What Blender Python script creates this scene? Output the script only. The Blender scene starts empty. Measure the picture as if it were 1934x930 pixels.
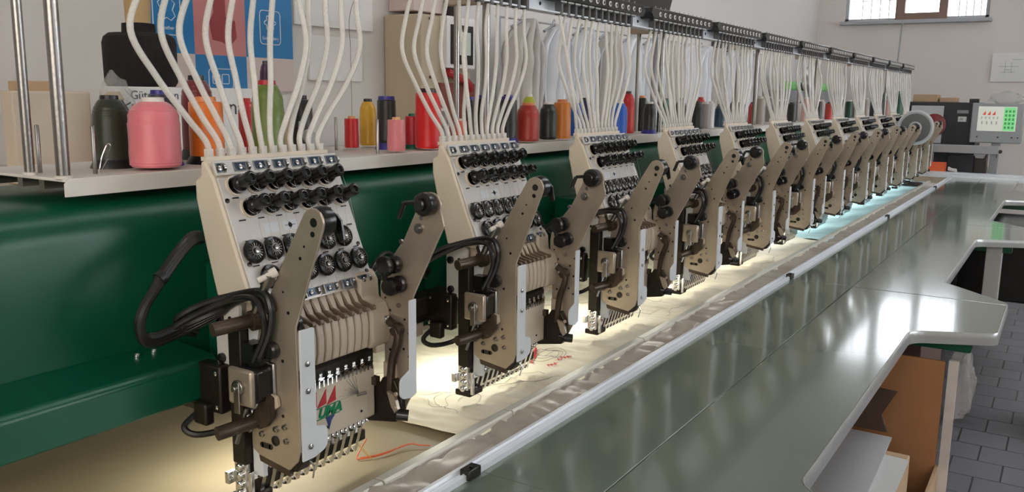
import bpy, bmesh, math, random
from mathutils import Vector, Matrix, noise
from math import pi, sin, cos, radians
random.seed(7)
S = bpy.context.scene
COL = S.collection

# ------------------------------------------------------------------ camera, world, exposure
CAMZ = 1.30
def cam_setup():
    f, yaw, pit, roll = 1643.0, .5657, .1725, .0131
    F = Vector((cos(pit)*cos(yaw), cos(pit)*sin(yaw), -sin(pit)))
    R = Vector((sin(yaw), -cos(yaw), 0)); U = R.cross(F)
    R2 = R*cos(roll)+U*sin(roll); U2 = -R*sin(roll)+U*cos(roll)
    cd = bpy.data.cameras.new('camera'); o = bpy.data.objects.new('camera', cd); COL.objects.link(o)
    cd.sensor_width = 36; cd.lens = 36*f/1934; cd.clip_start = .02; cd.clip_end = 60
    m = Matrix((R2, U2, -F)).transposed().to_4x4(); m.translation = Vector((0, 0, CAMZ))
    o.matrix_world = m
    S.camera = o
cam_setup()
w = bpy.data.worlds.new('sky'); S.world = w; w.use_nodes = True
w.node_tree.nodes['Background'].inputs[0].default_value = (.90, .95, 1, 1)
w.node_tree.nodes['Background'].inputs[1].default_value = 2.6
S.view_settings.view_transform = 'Standard'; S.view_settings.look = 'None'
S.view_settings.gamma = 1; S.view_settings.use_curve_mapping = False
S.view_settings.exposure = 0.0
def area(name, loc, d, sx, sy, power, color=(1, 1, 1), spread=pi):
    l = bpy.data.lights.new(name, 'AREA'); l.shape = 'RECTANGLE'; l.size = sx; l.size_y = sy
    l.energy = power; l.color = color; l.spread = spread
    o = bpy.data.objects.new(name, l); COL.objects.link(o); o.location = loc
    o.rotation_euler = Vector(d).to_track_quat('-Z', 'Y').to_euler()
    return o
# daylight outside the windows: far window, a side fill behind added right-wall windows, the window behind the camera, the roof light
area('daylight_far_window', (9.22, 1.34, 2.42), (-1, 0, 0), 1.3, .85, 11, (.90, .95, 1))
area('fill_right_side', (5.1, -4.2, 2.3), (0, 1, -.05), 5.0, 1.9, 205, (.93, .96, 1))  # added fill from the unseen right side
area('daylight_near_window', (-2.3, -.8, 2.2), (1, .25, -.1), 3.0, 1.9, 62, (1, .85, .66))
area('daylight_roof_light', (4.5, -.6, 4.55), (0, 0, -1), 5.0, 1.2, 52, (.92, .96, 1))

# ------------------------------------------------------------------ materials
MATS = {}
def mat(name, col, rough=.5, metal=0, bump=0, bscale=40, var=0, vscale=8, trans=0, emit=None, estr=0, coat=0, alpha=None, col2=None, spec=None):
    m = bpy.data.materials.new(name); m.use_nodes = True; nt = m.node_tree; b = nt.nodes['Principled BSDF']
    def I(k): return b.inputs[k]
    c = (*col, 1)
    I('Base Color').default_value = c; I('Roughness').default_value = rough; I('Metallic').default_value = metal
    if trans: I('Transmission Weight').default_value = trans
    if coat: I('Coat Weight').default_value = coat; I('Coat Roughness').default_value = .05
    if spec is not None: I('Specular IOR Level').default_value = spec
    if emit: I('Emission Color').default_value = (*emit, 1); I('Emission Strength').default_value = estr
    if alpha is not None: I('Alpha').default_value = alpha
    tc = nt.nodes.new('ShaderNodeTexCoord')
    if var:
        n = nt.nodes.new('ShaderNodeTexNoise'); n.inputs['Scale'].default_value = vscale; n.inputs['Detail'].default_value = 5
        nt.links.new(tc.outputs['Object'], n.inputs['Vector'])
        mx = nt.nodes.new('ShaderNodeMix'); mx.data_type = 'RGBA'
        mx.inputs['A'].default_value = c
        mx.inputs['B'].default_value = (*(col2 or [x*(1-var) for x in col]), 1)
        rp = nt.nodes.new('ShaderNodeValToRGB'); rp.color_ramp.elements[0].position = .38; rp.color_ramp.elements[1].position = .66
        nt.links.new(n.outputs['Fac'], rp.inputs[0]); nt.links.new(rp.outputs[0], mx.inputs['Factor'])
        nt.links.new(mx.outputs['Result'], I('Base Color'))
    if bump:
        n2 = nt.nodes.new('ShaderNodeTexNoise'); n2.inputs['Scale'].default_value = bscale; n2.inputs['Detail'].default_value = 3
        nt.links.new(tc.outputs['Object'], n2.inputs['Vector'])
        bp = nt.nodes.new('ShaderNodeBump'); bp.inputs['Strength'].default_value = bump; bp.inputs['Distance'].default_value = .01
        nt.links.new(n2.outputs['Fac'], bp.inputs['Height']); nt.links.new(bp.outputs[0], I('Normal'))
    MATS[name] = m
    return m
cream = mat('cream_enamel', (.67, .585, .465), .42, 0, .03, 60, .08, 6)
face = mat('face_grey_enamel', (.60, .575, .54), .40, .1, .02, 60, .06, 10)
fin = mat('cream_plastic_cover', (.52, .43, .33), .45, 0, .02, 50, .1, 12)
armm = mat('satin_steel_plate', (.46, .39, .31), .36, .62, .03, 120, .2, 14)
dark = mat('black_plastic', (.010, .010, .010), .25, 0, .02, 80)
blk = mat('black_oxide_steel', (.035, .028, .022), .38, .6, .08, 120, .3, 30)
bronze = mat('dark_oiled_steel', (.09, .065, .045), .42, .5, .1, 90, .4, 25)
chrome = mat('polished_chrome', (.80, .80, .80), .14, 1)
steel = mat('brushed_steel', (.30, .285, .27), .30, 1, .03, 150)
whitem = mat('white_powder_coat', (.60, .62, .64), .35, 0, .02, 60)
alu = mat('white_aluminium_rail', (.80, .83, .88), .30, .25, .03, 50, .08, 5)
shelfm = mat('off_white_shelf_paint', (.74, .70, .64), .5, 0, .06, 30, .12, 9)
green = mat('green_hammer_paint', (.001, .075, .038), .34, 0, .015, 90, .12, 2, spec=.35)
glass = mat('window_glass', (1, 1, 1), .02, 0, trans=1)
blackcable = mat('black_rubber_cable', (.012, .012, .012), .35)
whitecable = mat('white_cable', (.75, .73, .68), .4)
redm = mat('red_print', (.55, .03, .04), .5); greenm = mat('green_print', (.0, .22, .09), .5); bluem = mat('blue_print', (.03, .05, .20), .5)
wallm = mat('white_wall_plaster', (.68, .645, .61), .75, 0, .10, 14, .05, 1.2)
wallfar = mat('grey_white_wall_plaster', (.78, .72, .68), .78, 0, .10, 14, .07, .9)
ceilm = mat('ceiling_plaster', (.62, .62, .62), .85, 0, .05, 10)
brownw = mat('brown_window_frame', (.26, .17, .13), .5, 0, .1, 30)
greyfr = mat('grey_window_frame', (.45, .46, .48), .5)
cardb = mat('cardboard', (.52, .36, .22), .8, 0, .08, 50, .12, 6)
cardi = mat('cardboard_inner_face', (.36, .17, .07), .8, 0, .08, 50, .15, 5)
whitep = mat('white_paper', (.80, .79, .77), .6)
boardm = mat('grey_brown_board', (.31, .255, .16), .6, 0, .04, 40, .12, 7)
orangem = mat('orange_plastic', (.80, .13, .035), .4, 0, .03, 30)
beige = mat('beige_cabinet_paint', (.52, .43, .30), .5, 0, .04, 30, .08, 3)
greyp = mat('grey_plastic', (.34, .35, .35), .45, 0, .03, 60)

def tube_material():
    m = bpy.data.materials.new('clear_plastic_tube'); m.use_nodes = True; nt = m.node_tree; nt.nodes.clear()
    out = nt.nodes.new('ShaderNodeOutputMaterial'); mix = nt.nodes.new('ShaderNodeMixShader'); tr = nt.nodes.new('ShaderNodeBsdfTransparent')
    b = nt.nodes.new('ShaderNodeBsdfPrincipled'); b.inputs['Roughness'].default_value = .22
    tr.inputs[0].default_value = (.93, .91, .86, 1)
    tc = nt.nodes.new('ShaderNodeTexCoord'); n = nt.nodes.new('ShaderNodeTexNoise'); n.inputs['Scale'].default_value = 330; n.inputs['Detail'].default_value = 2
    nt.links.new(tc.outputs['Object'], n.inputs['Vector'])
    rp = nt.nodes.new('ShaderNodeValToRGB'); rp.color_ramp.elements[0].position = .42; rp.color_ramp.elements[0].color = (.86, .835, .79, 1)
    rp.color_ramp.elements[1].position = .62; rp.color_ramp.elements[1].color = (.92, .905, .87, 1)
    nt.links.new(n.outputs['Fac'], rp.inputs[0]); nt.links.new(rp.outputs[0], b.inputs['Base Color'])
    mix.inputs[0].default_value = .56
    nt.links.new(tr.outputs[0], mix.inputs[1]); nt.links.new(b.outputs[0], mix.inputs[2]); nt.links.new(mix.outputs[0], out.inputs[0])
    return m
tubem = tube_material()

def thread_material(name, col, rough=.30):
    m = mat(name, col, rough, 0); nt = m.node_tree; b = nt.nodes['Principled BSDF']
    b.inputs['Sheen Weight'].default_value = .25
    tc = nt.nodes.new('ShaderNodeTexCoord'); wv = nt.nodes.new('ShaderNodeTexWave'); wv.bands_direction = 'Z'
    wv.inputs['Scale'].default_value = 260; wv.inputs['Distortion'].default_value = 1.5
    nt.links.new(tc.outputs['Object'], wv.inputs['Vector'])
    bp = nt.nodes.new('ShaderNodeBump'); bp.inputs['Strength'].default_value = .16; bp.inputs['Distance'].default_value = .002
    nt.links.new(wv.outputs['Fac'], bp.inputs['Height']); nt.links.new(bp.outputs[0], b.inputs['Normal'])
    b.inputs['Anisotropic'].default_value = .5
    return m

def table_material():
    m = mat('grey_green_laminate', (.155, .19, .155), .13, 0, .012, 4, .08, 3, coat=.4)
    b = m.node_tree.nodes['Principled BSDF']; b.inputs['Coat Roughness'].default_value = .07
    b.inputs['Specular IOR Level'].default_value = .6
    return m
tablem = table_material()

def tile_material():
    m = bpy.data.materials.new('grey_floor_tiles'); m.use_nodes = True; nt = m.node_tree; b = nt.nodes['Principled BSDF']
    tc = nt.nodes.new('ShaderNodeTexCoord'); mp = nt.nodes.new('ShaderNodeMapping'); mp.inputs['Rotation'].default_value = (0, 0, pi/2)
    br = nt.nodes.new('ShaderNodeTexBrick'); br.inputs['Scale'].default_value = 1; br.offset = .5
    br.inputs['Brick Width'].default_value = .19; br.inputs['Row Height'].default_value = .19; br.inputs['Mortar Size'].default_value = .004
    br.inputs['Mortar Smooth'].default_value = .2
    br.inputs['Color1'].default_value = (.20, .195, .215, 1); br.inputs['Color2'].default_value = (.165, .16, .18, 1); br.inputs['Mortar'].default_value = (.06, .055, .06, 1)
    nt.links.new(tc.outputs['Object'], mp.inputs[0]); nt.links.new(mp.outputs[0], br.inputs['Vector']); nt.links.new(br.outputs['Color'], b.inputs['Base Color'])
    bp = nt.nodes.new('ShaderNodeBump'); bp.inputs['Strength'].default_value = .5; bp.inputs['Distance'].default_value = .004; bp.invert = True
    nt.links.new(br.outputs['Fac'], bp.inputs['Height']); nt.links.new(bp.outputs[0], b.inputs['Normal'])
    b.inputs['Roughness'].default_value = .38
    return m

def cloth_material(name, c1, c2, rough=.7):
    m = mat(name, c1, rough, 0, .08, 60, .2, 5, col2=c2)
    m.node_tree.nodes['Principled BSDF'].inputs['Sheen Weight'].default_value = .2
    return m

# ------------------------------------------------------------------ mesh builder
class MB:
    def __init__(s): s.v = []; s.f = []; s.m = []; s.b = []
    def add(s, vs, fs, mi=0):
        o = len(s.v); s.b.append((o, len(s.f))); s.v += [tuple(v) for v in vs]; s.f += [tuple(i+o for i in f) for f in fs]; s.m += [mi]*len(fs); return s
    def box(s, x0, x1, y0, y1, z0, z1, mi=0):
        return s.add([(x, y, z) for x in (x0, x1) for y in (y0, y1) for z in (z0, z1)],
                     [(0, 1, 3, 2), (4, 6, 7, 5), (0, 4, 5, 1), (2, 3, 7, 6), (0, 2, 6, 4), (1, 5, 7, 3)], mi)
    def prism(s, poly, axis, a, b, mi=0):
        # poly: 2D points in the two remaining axes (x: y,z  y: x,z  z: x,y)
        def P(p, t):
            return {'x': (t, p[0], p[1]), 'y': (p[0], t, p[1]), 'z': (p[0], p[1], t)}[axis]
        n = len(poly)
        vs = [P(p, a) for p in poly]+[P(p, b) for p in poly]
        return s.add(vs, [tuple(range(n)), tuple(range(2*n-1, n-1, -1))]+[(i, i+n, (i+1) % n+n, (i+1) % n) for i in range(n)], mi)
    def cone(s, p0, p1, r0, r1=None, n=16, mi=0, cap=True):
        r1 = r0 if r1 is None else r1
        p0 = Vector(p0); p1 = Vector(p1); d = (p1-p0).normalized(); a = d.orthogonal().normalized(); b = d.cross(a)
        vs = []
        for p, r in ((p0, r0), (p1, r1)):
            for i in range(n):
                t = 2*pi*i/n; vs.append(p+a*(r*cos(t))+b*(r*sin(t)))
        fs = [(i, (i+1) % n, (i+1) % n+n, i+n) for i in range(n)]
        if cap: fs += [tuple(range(n-1, -1, -1)), tuple(range(n, 2*n))]
        return s.add(vs, fs, mi)
    def lathe(s, prof, c=(0, 0, 0), ax=(0, 0, 1), n=28, mi=0):
        # prof: (radius, height along ax)
        c = Vector(c); d = Vector(ax).normalized(); a = d.orthogonal().normalized(); b = d.cross(a); vs = []; k = len(prof)
        for r, h in prof:
            for i in range(n):
                t = 2*pi*i/n; vs.append(c+d*h+a*(max(r, 1e-5)*cos(t))+b*(max(r, 1e-5)*sin(t)))
        fs = [(j*n+i, j*n+(i+1) % n, (j+1)*n+(i+1) % n, (j+1)*n+i) for j in range(k-1) for i in range(n)]
        fs += [tuple(range(n-1, -1, -1)), tuple(range((k-1)*n, k*n))]
        return s.add(vs, fs, mi)
    def tube(s, pts, r, n=8, mi=0):
        pts = [Vector(p) for p in pts]; vs = []; up = None
        for i, p in enumerate(pts):
            d = (pts[min(i+1, len(pts)-1)]-pts[max(i-1, 0)]).normalized()
            if up is None: up = d.orthogonal().normalized()
            up = (up-d*up.dot(d)).normalized(); b = d.cross(up)
            rr = r[i] if isinstance(r, (list, tuple)) else r
            for j in range(n):
                t = 2*pi*j/n; vs.append(p+up*(rr*cos(t))+b*(rr*sin(t)))
        k = len(pts)
        fs = [(j*n+i, j*n+(i+1) % n, (j+1)*n+(i+1) % n, (j+1)*n+i) for j in range(k-1) for i in range(n)]
        fs += [tuple(range(n-1, -1, -1)), tuple(range((k-1)*n, k*n))]
        return s.add(vs, fs, mi)
    def grid(s, fn, nu, nv, mi=0):
        vs = [fn(i/nu, j/nv) for i in range(nu+1) for j in range(nv+1)]
        fs = [(i*(nv+1)+j, (i+1)*(nv+1)+j, (i+1)*(nv+1)+j+1, i*(nv+1)+j+1) for i in range(nu) for j in range(nv)]
        return s.add(vs, fs, mi)
    def split(s, name, mats, parent, origin=(0, 0, 0), **k):
        # every piece added becomes a part of its own
        out = []; b = s.b+[(len(s.v), len(s.f))]
        for (v0, f0), (v1, f1) in zip(b, b[1:]):
            q = MB(); q.v = s.v[v0:v1]; q.f = [tuple(i-v0 for i in f) for f in s.f[f0:f1]]; q.m = s.m[f0:f1]
            out.append(q.obj(name, mats, parent, origin, **k))
        return out
    def obj(s, name, mats, parent=None, origin=(0, 0, 0), loc=None, bevel=0, ang=32, solid=0):
        me = bpy.data.meshes.new(name); O = Vector(origin)
        me.from_pydata([Vector(v)-O for v in s.v], [], s.f)
        mats = mats if isinstance(mats, (list, tuple)) else [mats]
        for m in mats: me.materials.append(m)
        for p, mi in zip(me.polygons, s.m): p.material_index = mi
        bm = bmesh.new(); bm.from_mesh(me); bmesh.ops.recalc_face_normals(bm, faces=bm.faces); bm.to_mesh(me); bm.free()
        me.shade_smooth(); me.set_sharp_from_angle(angle=radians(ang))
        o = bpy.data.objects.new(name, me); COL.objects.link(o)
        if parent is not None: o.parent = parent; o.location = (0, 0, 0) if loc is None else loc
        else: o.location = O if loc is None else loc
        if bevel:
            b = o.modifiers.new('bevel', 'BEVEL'); b.width = bevel; b.segments = 2; b.limit_method = 'ANGLE'; b.angle_limit = radians(40)
        if solid:
            b = o.modifiers.new('thickness', 'SOLIDIFY'); b.thickness = solid
        return o
def tag(o, label=None, cat=None, group=None, kind=None):
    if label: o['label'] = label
    if cat: o['category'] = cat
    if group: o['group'] = group
    if kind: o['kind'] = kind
    return o
def thing(name, loc, label, cat, group=None):
    o = bpy.data.objects.new(name, None); COL.objects.link(o); o.location = loc; o.empty_display_size = .05
    return tag(o, label, cat, group)
def share(src, name, parent, loc, rot=None):
    o = src.copy(); o.name = name; COL.objects.link(o); o.parent = parent; o.location = loc
    if rot: o.rotation_euler = rot
    return o
def kids(o): return list(o.children)
def copy_tree(o, parent=None):
    c = o.copy(); COL.objects.link(c); c.parent = parent
    for ch in KIDS.get(o.name, []): copy_tree(ch, c)
    return c
KIDS = {}
def index_kids():
    KIDS.clear()
    for o in COL.objects:
        if o.parent: KIDS.setdefault(o.parent.name, []).append(o)
def struct(mb, name, m, **k):
    o = mb.obj(name, m, **k); o['kind'] = 'structure'; return o
def fillet(pts, rads, n=7):
    out = []; N = len(pts)
    for i, p in enumerate(pts):
        p = Vector(p); a = Vector(pts[i-1]); b = Vector(pts[(i+1) % N]); r = rads[i]
        if not r: out.append(tuple(p)); continue
        u = (a-p).normalized(); v = (b-p).normalized(); half = u.angle(v)/2; d = r/math.tan(half)
        c = p+(u+v).normalized()*(r/sin(half)); s0 = p+u*d-c; s1 = p+v*d-c
        a0 = math.atan2(s0.y, s0.x); a1 = math.atan2(s1.y, s1.x); da = (a1-a0+pi) % (2*pi)-pi
        for k in range(n+1):
            t = a0+da*k/n; out.append((c.x+r*cos(t), c.y+r*sin(t)))
    return out
def smooth_path(P, n=10):
    P = [Vector(p) for p in P]; out = []
    for i in range(len(P)-1):
        p0 = P[max(i-1, 0)]; p1 = P[i]; p2 = P[i+1]; p3 = P[min(i+2, len(P)-1)]
        for k in range(n):
            t = k/n
            out.append(.5*((2*p1)+(p2-p0)*t+(2*p0-5*p1+4*p2-p3)*t*t+(3*p1-p0-3*p2+p3)*t**3))
    out.append(P[-1]); return out
def text_mesh(txt, size, name, m, parent, loc, rot, ext=.0004, shear=0, bold=0):
    c = bpy.data.curves.new(name, 'FONT'); c.body = txt; c.size = size; c.extrude = ext; c.shear = shear; c.offset = bold
    t = bpy.data.objects.new(name, c); COL.objects.link(t)
    me = bpy.data.meshes.new_from_object(t.evaluated_get(bpy.context.evaluated_depsgraph_get()))
    bpy.data.objects.remove(t); me.materials.clear(); me.materials.append(m)
    o = bpy.data.objects.new(name, me); COL.objects.link(o); o.parent = parent; o.location = loc; o.rotation_euler = rot
    return o

# ------------------------------------------------------------------ room
FL, XW, YW, YR, XN, CE = -.2, 9.0, 2.2, -4.0, -2.1, 4.4
struct(MB().box(XN, XW, YR, YW, FL-.1, FL), 'floor', tile_material())
def ceil_mesh():
    m = MB(); m.box(XN, XW, YR, -1.3, CE, CE+.15); m.box(XN, XW, .1, YW, CE, CE+.15); m.box(XN, 1.9, -1.3, .1, CE, CE+.15); m.box(7.1, XW, -1.3, .1, CE, CE+.15)
    return m
struct(ceil_mesh(), 'ceiling', ceilm)
struct(MB().box(XN-.2, XW+.2, YW, YW+.2, FL, CE+.15), 'wall_left', wallm)
def wall_open(axis, a, b, u0, u1, holes):
    # wall slab between a..b on axis, u range, holes: (u0,u1,z0,z1) sorted by u
    m = MB()
    def bx(p, q, z0, z1):
        if q-p < 1e-4: return
        if axis == 'x': m.box(a, b, p, q, z0, z1)
        else: m.box(p, q, a, b, z0, z1)
    cur = u0
    for h0, h1, z0, z1 in holes:
        bx(cur, h0, FL, CE+.15); bx(h0, h1, FL, z0); bx(h0, h1, z1, CE+.15); cur = h1
    bx(cur, u1, FL, CE+.15)
    return m
struct(wall_open('x', XW, XW+.2, YR, YW, [(.72, 1.95, 2.03, 2.80)]), 'wall_far', wallfar)
struct(wall_open('x', XN-.2, XN, YR, YW, [(-2.3, .7, 1.25, 3.1)]), 'wall_near', wallm)
struct(wall_open('y', YR-.2, YR, XN, XW, [(-.3, 2.1, 1.3, 3.2), (2.5, 4.9, 1.3, 3.2), (5.3, 7.6, 1.3, 3.2)]), 'wall_right', wallm)
# roof light frame
m = MB()
for x in (1.9, 3.2, 4.5, 5.8, 7.05): m.box(x, x+.05, -1.3, .1, CE, CE+.1)
struct(m, 'window_5', greyfr); struct(MB().box(1.9, 7.1, -1.3, .1, CE+.11, CE+.12), 'window_6', glass)
# far window: two grey side panes, brown middle sash
def far_window():
    f = MB(); x0, x1 = 9.02, 9.08
    for y0, y1 in ((.72, .75), (1.92, 1.95)): f.box(x0, x1, y0, y1, 2.03, 2.80)
    f.box(x0, x1, .72, 1.95, 2.03, 2.055); f.box(x0, x1, .72, 1.95, 2.775, 2.80)
    w1 = struct(f, 'window_1', greyfr)
    s = MB(); x0, x1 = 9.0, 9.07
    s.box(x0, x1, 1.06, 1.13, 2.035, 2.795); s.box(x0, x1, 1.42, 1.50, 2.035, 2.795); s.box(x0, x1, 1.13, 1.42, 2.035, 2.095); s.box(x0, x1, 1.13, 1.42, 2.735, 2.795)
    o = s.obj('sash', brownw, w1); o['label'] = 'brown middle sash'
    MB().box(9.04, 9.05, .75, 1.92, 2.055, 2.775).obj('pane', glass, w1)
    b = MB()
    for y in (.80, .86, .92, .98, 1.58, 1.66, 1.74, 1.82): b.cone((9.14, y, 2.03), (9.14, y, 2.8), .005, n=6)
    for z in (2.23, 2.42): b.cone((9.14, .72, z), (9.14, 1.95, z), .004, n=6)
    b.split('security_bar', greyfr, w1)
far_window()
struct(MB().box(8.93, 9.0, .69, 1.98, 1.995, 2.03), 'trim_1', greyfr, bevel=.006)
for i, (a, b) in enumerate(((-.3, 2.1), (2.5, 4.9), (5.3, 7.6))):  # unseen right-wall windows, added to carry the side fill
    m = MB(); y0, y1 = -4.12, -4.06
    m.box(a, b, y0, y1, 1.3, 1.36); m.box(a, b, y0, y1, 3.14, 3.2)
    for k in range(4): x = a+(b-a-.05)*k/3; m.box(x, x+.05, y0, y1, 1.3, 3.2)
    m.box(a, b, y0, y1, 2.55, 2.60)
    o = struct(m, 'window_%d' % (i+2), greyfr)
    MB().box(a+.05, b-.05, -4.095, -4.085, 1.35, 3.15).obj('pane', glass, o)
m = MB(); m.box(-2.22, -2.16, -2.3, .7, 1.25, 1.31); m.box(-2.22, -2.16, -2.3, .7, 3.04, 3.1)
for k in range(4): y = -2.3+2.95*k/3; m.box(-2.22, -2.16, y, y+.05, 1.25, 3.1)
struct(m, 'window_7', greyfr)

# ------------------------------------------------------------------ machine beam
HN = ['nearest', 'second nearest', 'third nearest', 'fourth nearest', 'fifth nearest', 'sixth nearest', 'sixth farthest', 'fifth farthest', 'fourth farthest', 'third farthest', 'second farthest', 'farthest']
ON = ['first', 'second', 'third', 'fourth', 'fifth', 'sixth', 'seventh', 'eighth', 'ninth', 'tenth', 'eleventh', 'twelfth']
YB = 1.02   # beam front face
X0, X1 = -.2, 6.95
prof = [(YB, .95), (YB, 1.115), (YB+.006, 1.135), (YB+.018, 1.150), (YB+.035, 1.158), (YB+.30, 1.158), (YB+.33, 1.13), (YB+.33, .85), (YB+.06, .85), (YB, .88)]
beam = thing('machine_beam', (3.4, 1.2, .85), 'long green painted steel beam of the embroidery machine running behind all the heads', 'machine beam')
O = beam.location
MB().prism(prof, 'x', X0, X1).obj('beam_body', green, beam, O, bevel=.004)
# lower box section ends left of the nearest head
pl = [(.93, .898), (.93, .946), (.936, .953), (YB, .960), (YB, .898)]
o = MB().prism(pl, 'x', X0, .735).obj('lower_box', green, beam, O, bevel=.003)
m = MB()
for x in (.660, .685): m.lathe([(.0045, 0), (.0045, .002), (.003, .004), (.0005, .0045)], (x, .995, .958), n=12)
m.split('screw', chrome, beam, O)
# brackets behind the heads and the trough along the beam
for k in range(12):
    x = .84+.5*k
    MB().prism([(YB, 1.06), (YB, .87), (.935, .87), (.935, 1.02), (.955, 1.06)], 'x', x-.05, x+.07).obj('head_arm', green if k else green, beam, O, bevel=.004)
for k in range(12):
    x = 1.10+.5*k
    m = MB(); m.prism([(YB, 1.005), (YB-.045, 1.000), (YB-.045, .992), (YB, .992)], 'x', x-.10, x+.13); m.obj('ledge', green, beam, O, bevel=.002)
for x in (.1, 2.3, 4.5, 6.7):
    MB().box(x, x+.16, YB+.34, YB+.44, FL, 1.10).obj('leg', green, beam, O, bevel=.01)
# colour-change drive rail between heads
rail = thing('drive_rail', (3.6, .96, .86), 'dark square drive rail running under the green beam from head to head', 'rail')
O = rail.location
MB().box(.80, 6.6, .945, .985, .905, .940).obj('rail_bar', bronze, rail, O, bevel=.003)
MB().box(.80, 6.6, .940, .985, .898, .905).obj('rail_lip', steel, rail, O)
for k in range(11):
    x = 1.09+.5*k
    m = MB(); m.box(x-.10, x-.06, .925, .975, .868, .945); m.obj('end_block', blk, rail, O, bevel=.003)
    m = MB(); m.box(x-.102, x-.100, .940, .960, .89, .925); m.obj('sticker', whitem, rail, O)
    m = MB(); m.box(x-.035, x+.035, .935, .985, .872, .898); m.box(x+.06, x+.10, .94, .98, .872, .898); m.obj('carriage_block', fin, rail, O, bevel=.003)

for k in range(12):
    x = .965+.5*k
    vb = thing('air_valve', (x+.06, .97, .94), 'small air valve block on the drive rail just right of the %s head' % HN[k], 'valve', 'air valve blocks on the drive rail')
    O = vb.location
    MB().box(x+.02, x+.10, .95, .985, .9405, .966).obj('valve_body', blk, vb, O, bevel=.003)
    MB().box(x+.03, x+.06, .945, .98, .966, .985).obj('coil', whitem, vb, O, bevel=.002)
    m = MB()
    for q in range(3): m.lathe([(.004, 0), (.004, .012), (.002, .013)], (x+.07+.012*q, .967, .966), n=10)
    m.split('port', steel, vb, O)
    m = MB()
    m.tube(smooth_path([(x+.07, .967, .978), (x+.075, .955, 1.01), (x+.04, .93, 1.03), (x+.005, .90, 1.01), (x-.0, .87, .985)]), .0028, n=6)
    m.tube(smooth_path([(x+.082, .967, .978), (x+.10, .955, 1.005), (x+.13, .95, .985), (x+.17, .95, .955), (x+.22, .95, .95)]), .0030, n=6)
    m.tube(smooth_path([(x+.094, .967, .978), (x+.12, .96, 1.02), (x+.16, .965, 1.03), (x+.20, .96, 1.0), (x+.24, .945, .975)]), .0036, n=6)
    m.split('air_hose', blackcable, vb, O)
    m = MB().tube(smooth_path([(x+.045, .96, .985), (x+.05, .955, 1.02), (x+.075, .97, 1.05), (x+.08, 1.0, 1.06)]), .0022, n=6); m.obj('white_wire', whitecable, vb, O)
# LED work lamps
def lamp(k):
    x = .84+.5*k
    t = thing('work_lamp', (x, 1.0, .87), 'slim LED work lamp under the green beam behind the %s head' % HN[k] if k >= 0 else 'slim LED work lamp under the green beam left of the nearest head', 'lamp', 'LED work lamps under the beam')
    O = t.location
    MB().box(x-.10, x+.16, .985, 1.015, .862, .870).obj('lamp_housing', steel, t, O)
    MB().box(x-.095, x+.155, .989, 1.011, .8605, .862).obj('light_strip', lampm, t, O)
    l = bpy.data.lights.new('led_light', 'AREA'); l.shape = 'RECTANGLE'; l.size = .24; l.size_y = .03; l.energy = .75; l.color = (1, .90, .66) if k < 0 else (1, .96, .84) if k < 5 else (.88, .97, 1)
    lo = bpy.data.objects.new('led_light', l); COL.objects.link(lo); lo.parent = t; lo.location = (.03, 0, -.012)
    if k < 0: t.location.z += .0275
def ordn(k): return ON[k]
lampm = mat('led_strip_glow', (1, 1, 1), .5, emit=(1, .97, .9), estr=5)
for k in range(-1, 12): lamp(k)

# ------------------------------------------------------------------ embroidery head
HX = .727
n_ = Vector((0, -.92633, .37671)); tv = Vector((0, -.37671, -.92633)); P0 = Vector((HX, .913, 1.19))
def face_pt(s, t, off=0): return P0+Vector((s, 0, 0))+tv*t+n_*off
head = thing('embroidery_head', (.84, .90, .76), '', 'embroidery head', 'embroidery heads along the beam')
H = head.location.copy()
def loc(p): return Vector(p)-H
W = .226
case = [(.928, 1.2106), (.913, 1.19), (.856, 1.05), (.856, 1.034), (.916, 1.036), (.934, 1.10), (.949, 1.162), (.949, 1.186), (.938, 1.192), (.936, 1.2106)]
MB().prism(case, 'x', HX, HX+W).obj('housing', cream, head, H, bevel=.003)
# lower back of the housing, down to the base
MB().box(HX+.03, HX+W-.02, .885, .936, .93, 1.05).obj('body_block', cream, head, H, bevel=.004)
def fbox(s0, s1, t0, t1, o0, o1, mb=None, mi=0):
    mb = mb or MB(); P = [face_pt(s, t, o) for s in (s0, s1) for t in (t0, t1) for o in (o0, o1)]
    return mb.add(P, [(0, 1, 3, 2), (4, 6, 7, 5), (0, 4, 5, 1), (2, 3, 7, 6), (0, 2, 6, 4), (1, 5, 7, 3)], mi)
fbox(.004, W-.004, .001, .166, 0, .003).obj('face_plate', face, head, H, bevel=.001)
o = fbox(.003, W-.002, -.0215, -.0015, 0, .005)  .obj('guide_strip', face, head, H, bevel=.001)
# seven spring windows in the upper strip
def spring(name, s, t, parent=head, wdt=.022):
    m = MB(); fbox(s-wdt/2, s+wdt/2, t-.0066, t+.0066, 0, .0055, m, 0)
    fbox(s-wdt/2+.0025, s+wdt/2-.006, t-.0054, t+.0054, .0055, .0062, m, 1)
    c = face_pt(s+wdt/2-.0025, t, .004)
    m.lathe([(.0058, -.0018), (.0058, .0018)], c, (1, 0, 0), n=12, mi=0)
    c = face_pt(s-.003, t+.001, .006); m.lathe([(.0035, 0), (.0035, .002), (.001, .003)], c, n_, n=10, mi=0)
    return m.obj(name, [steel, bluesteel], parent, H)
bluesteel = mat('blue_tinted_steel', (.10, .14, .20), .2, .8)
for i in range(7): spring('thread_spring', .012+.0333*i, -.0115, wdt=.026 if i else .014)
for i in range(6): spring('lower_thread_spring', .030+.0345*i, .1715, wdt=.024)
fbox(.004, W-.006, .163, .180, -.006, .001).obj('lower_strip', steel, head, H)
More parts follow.
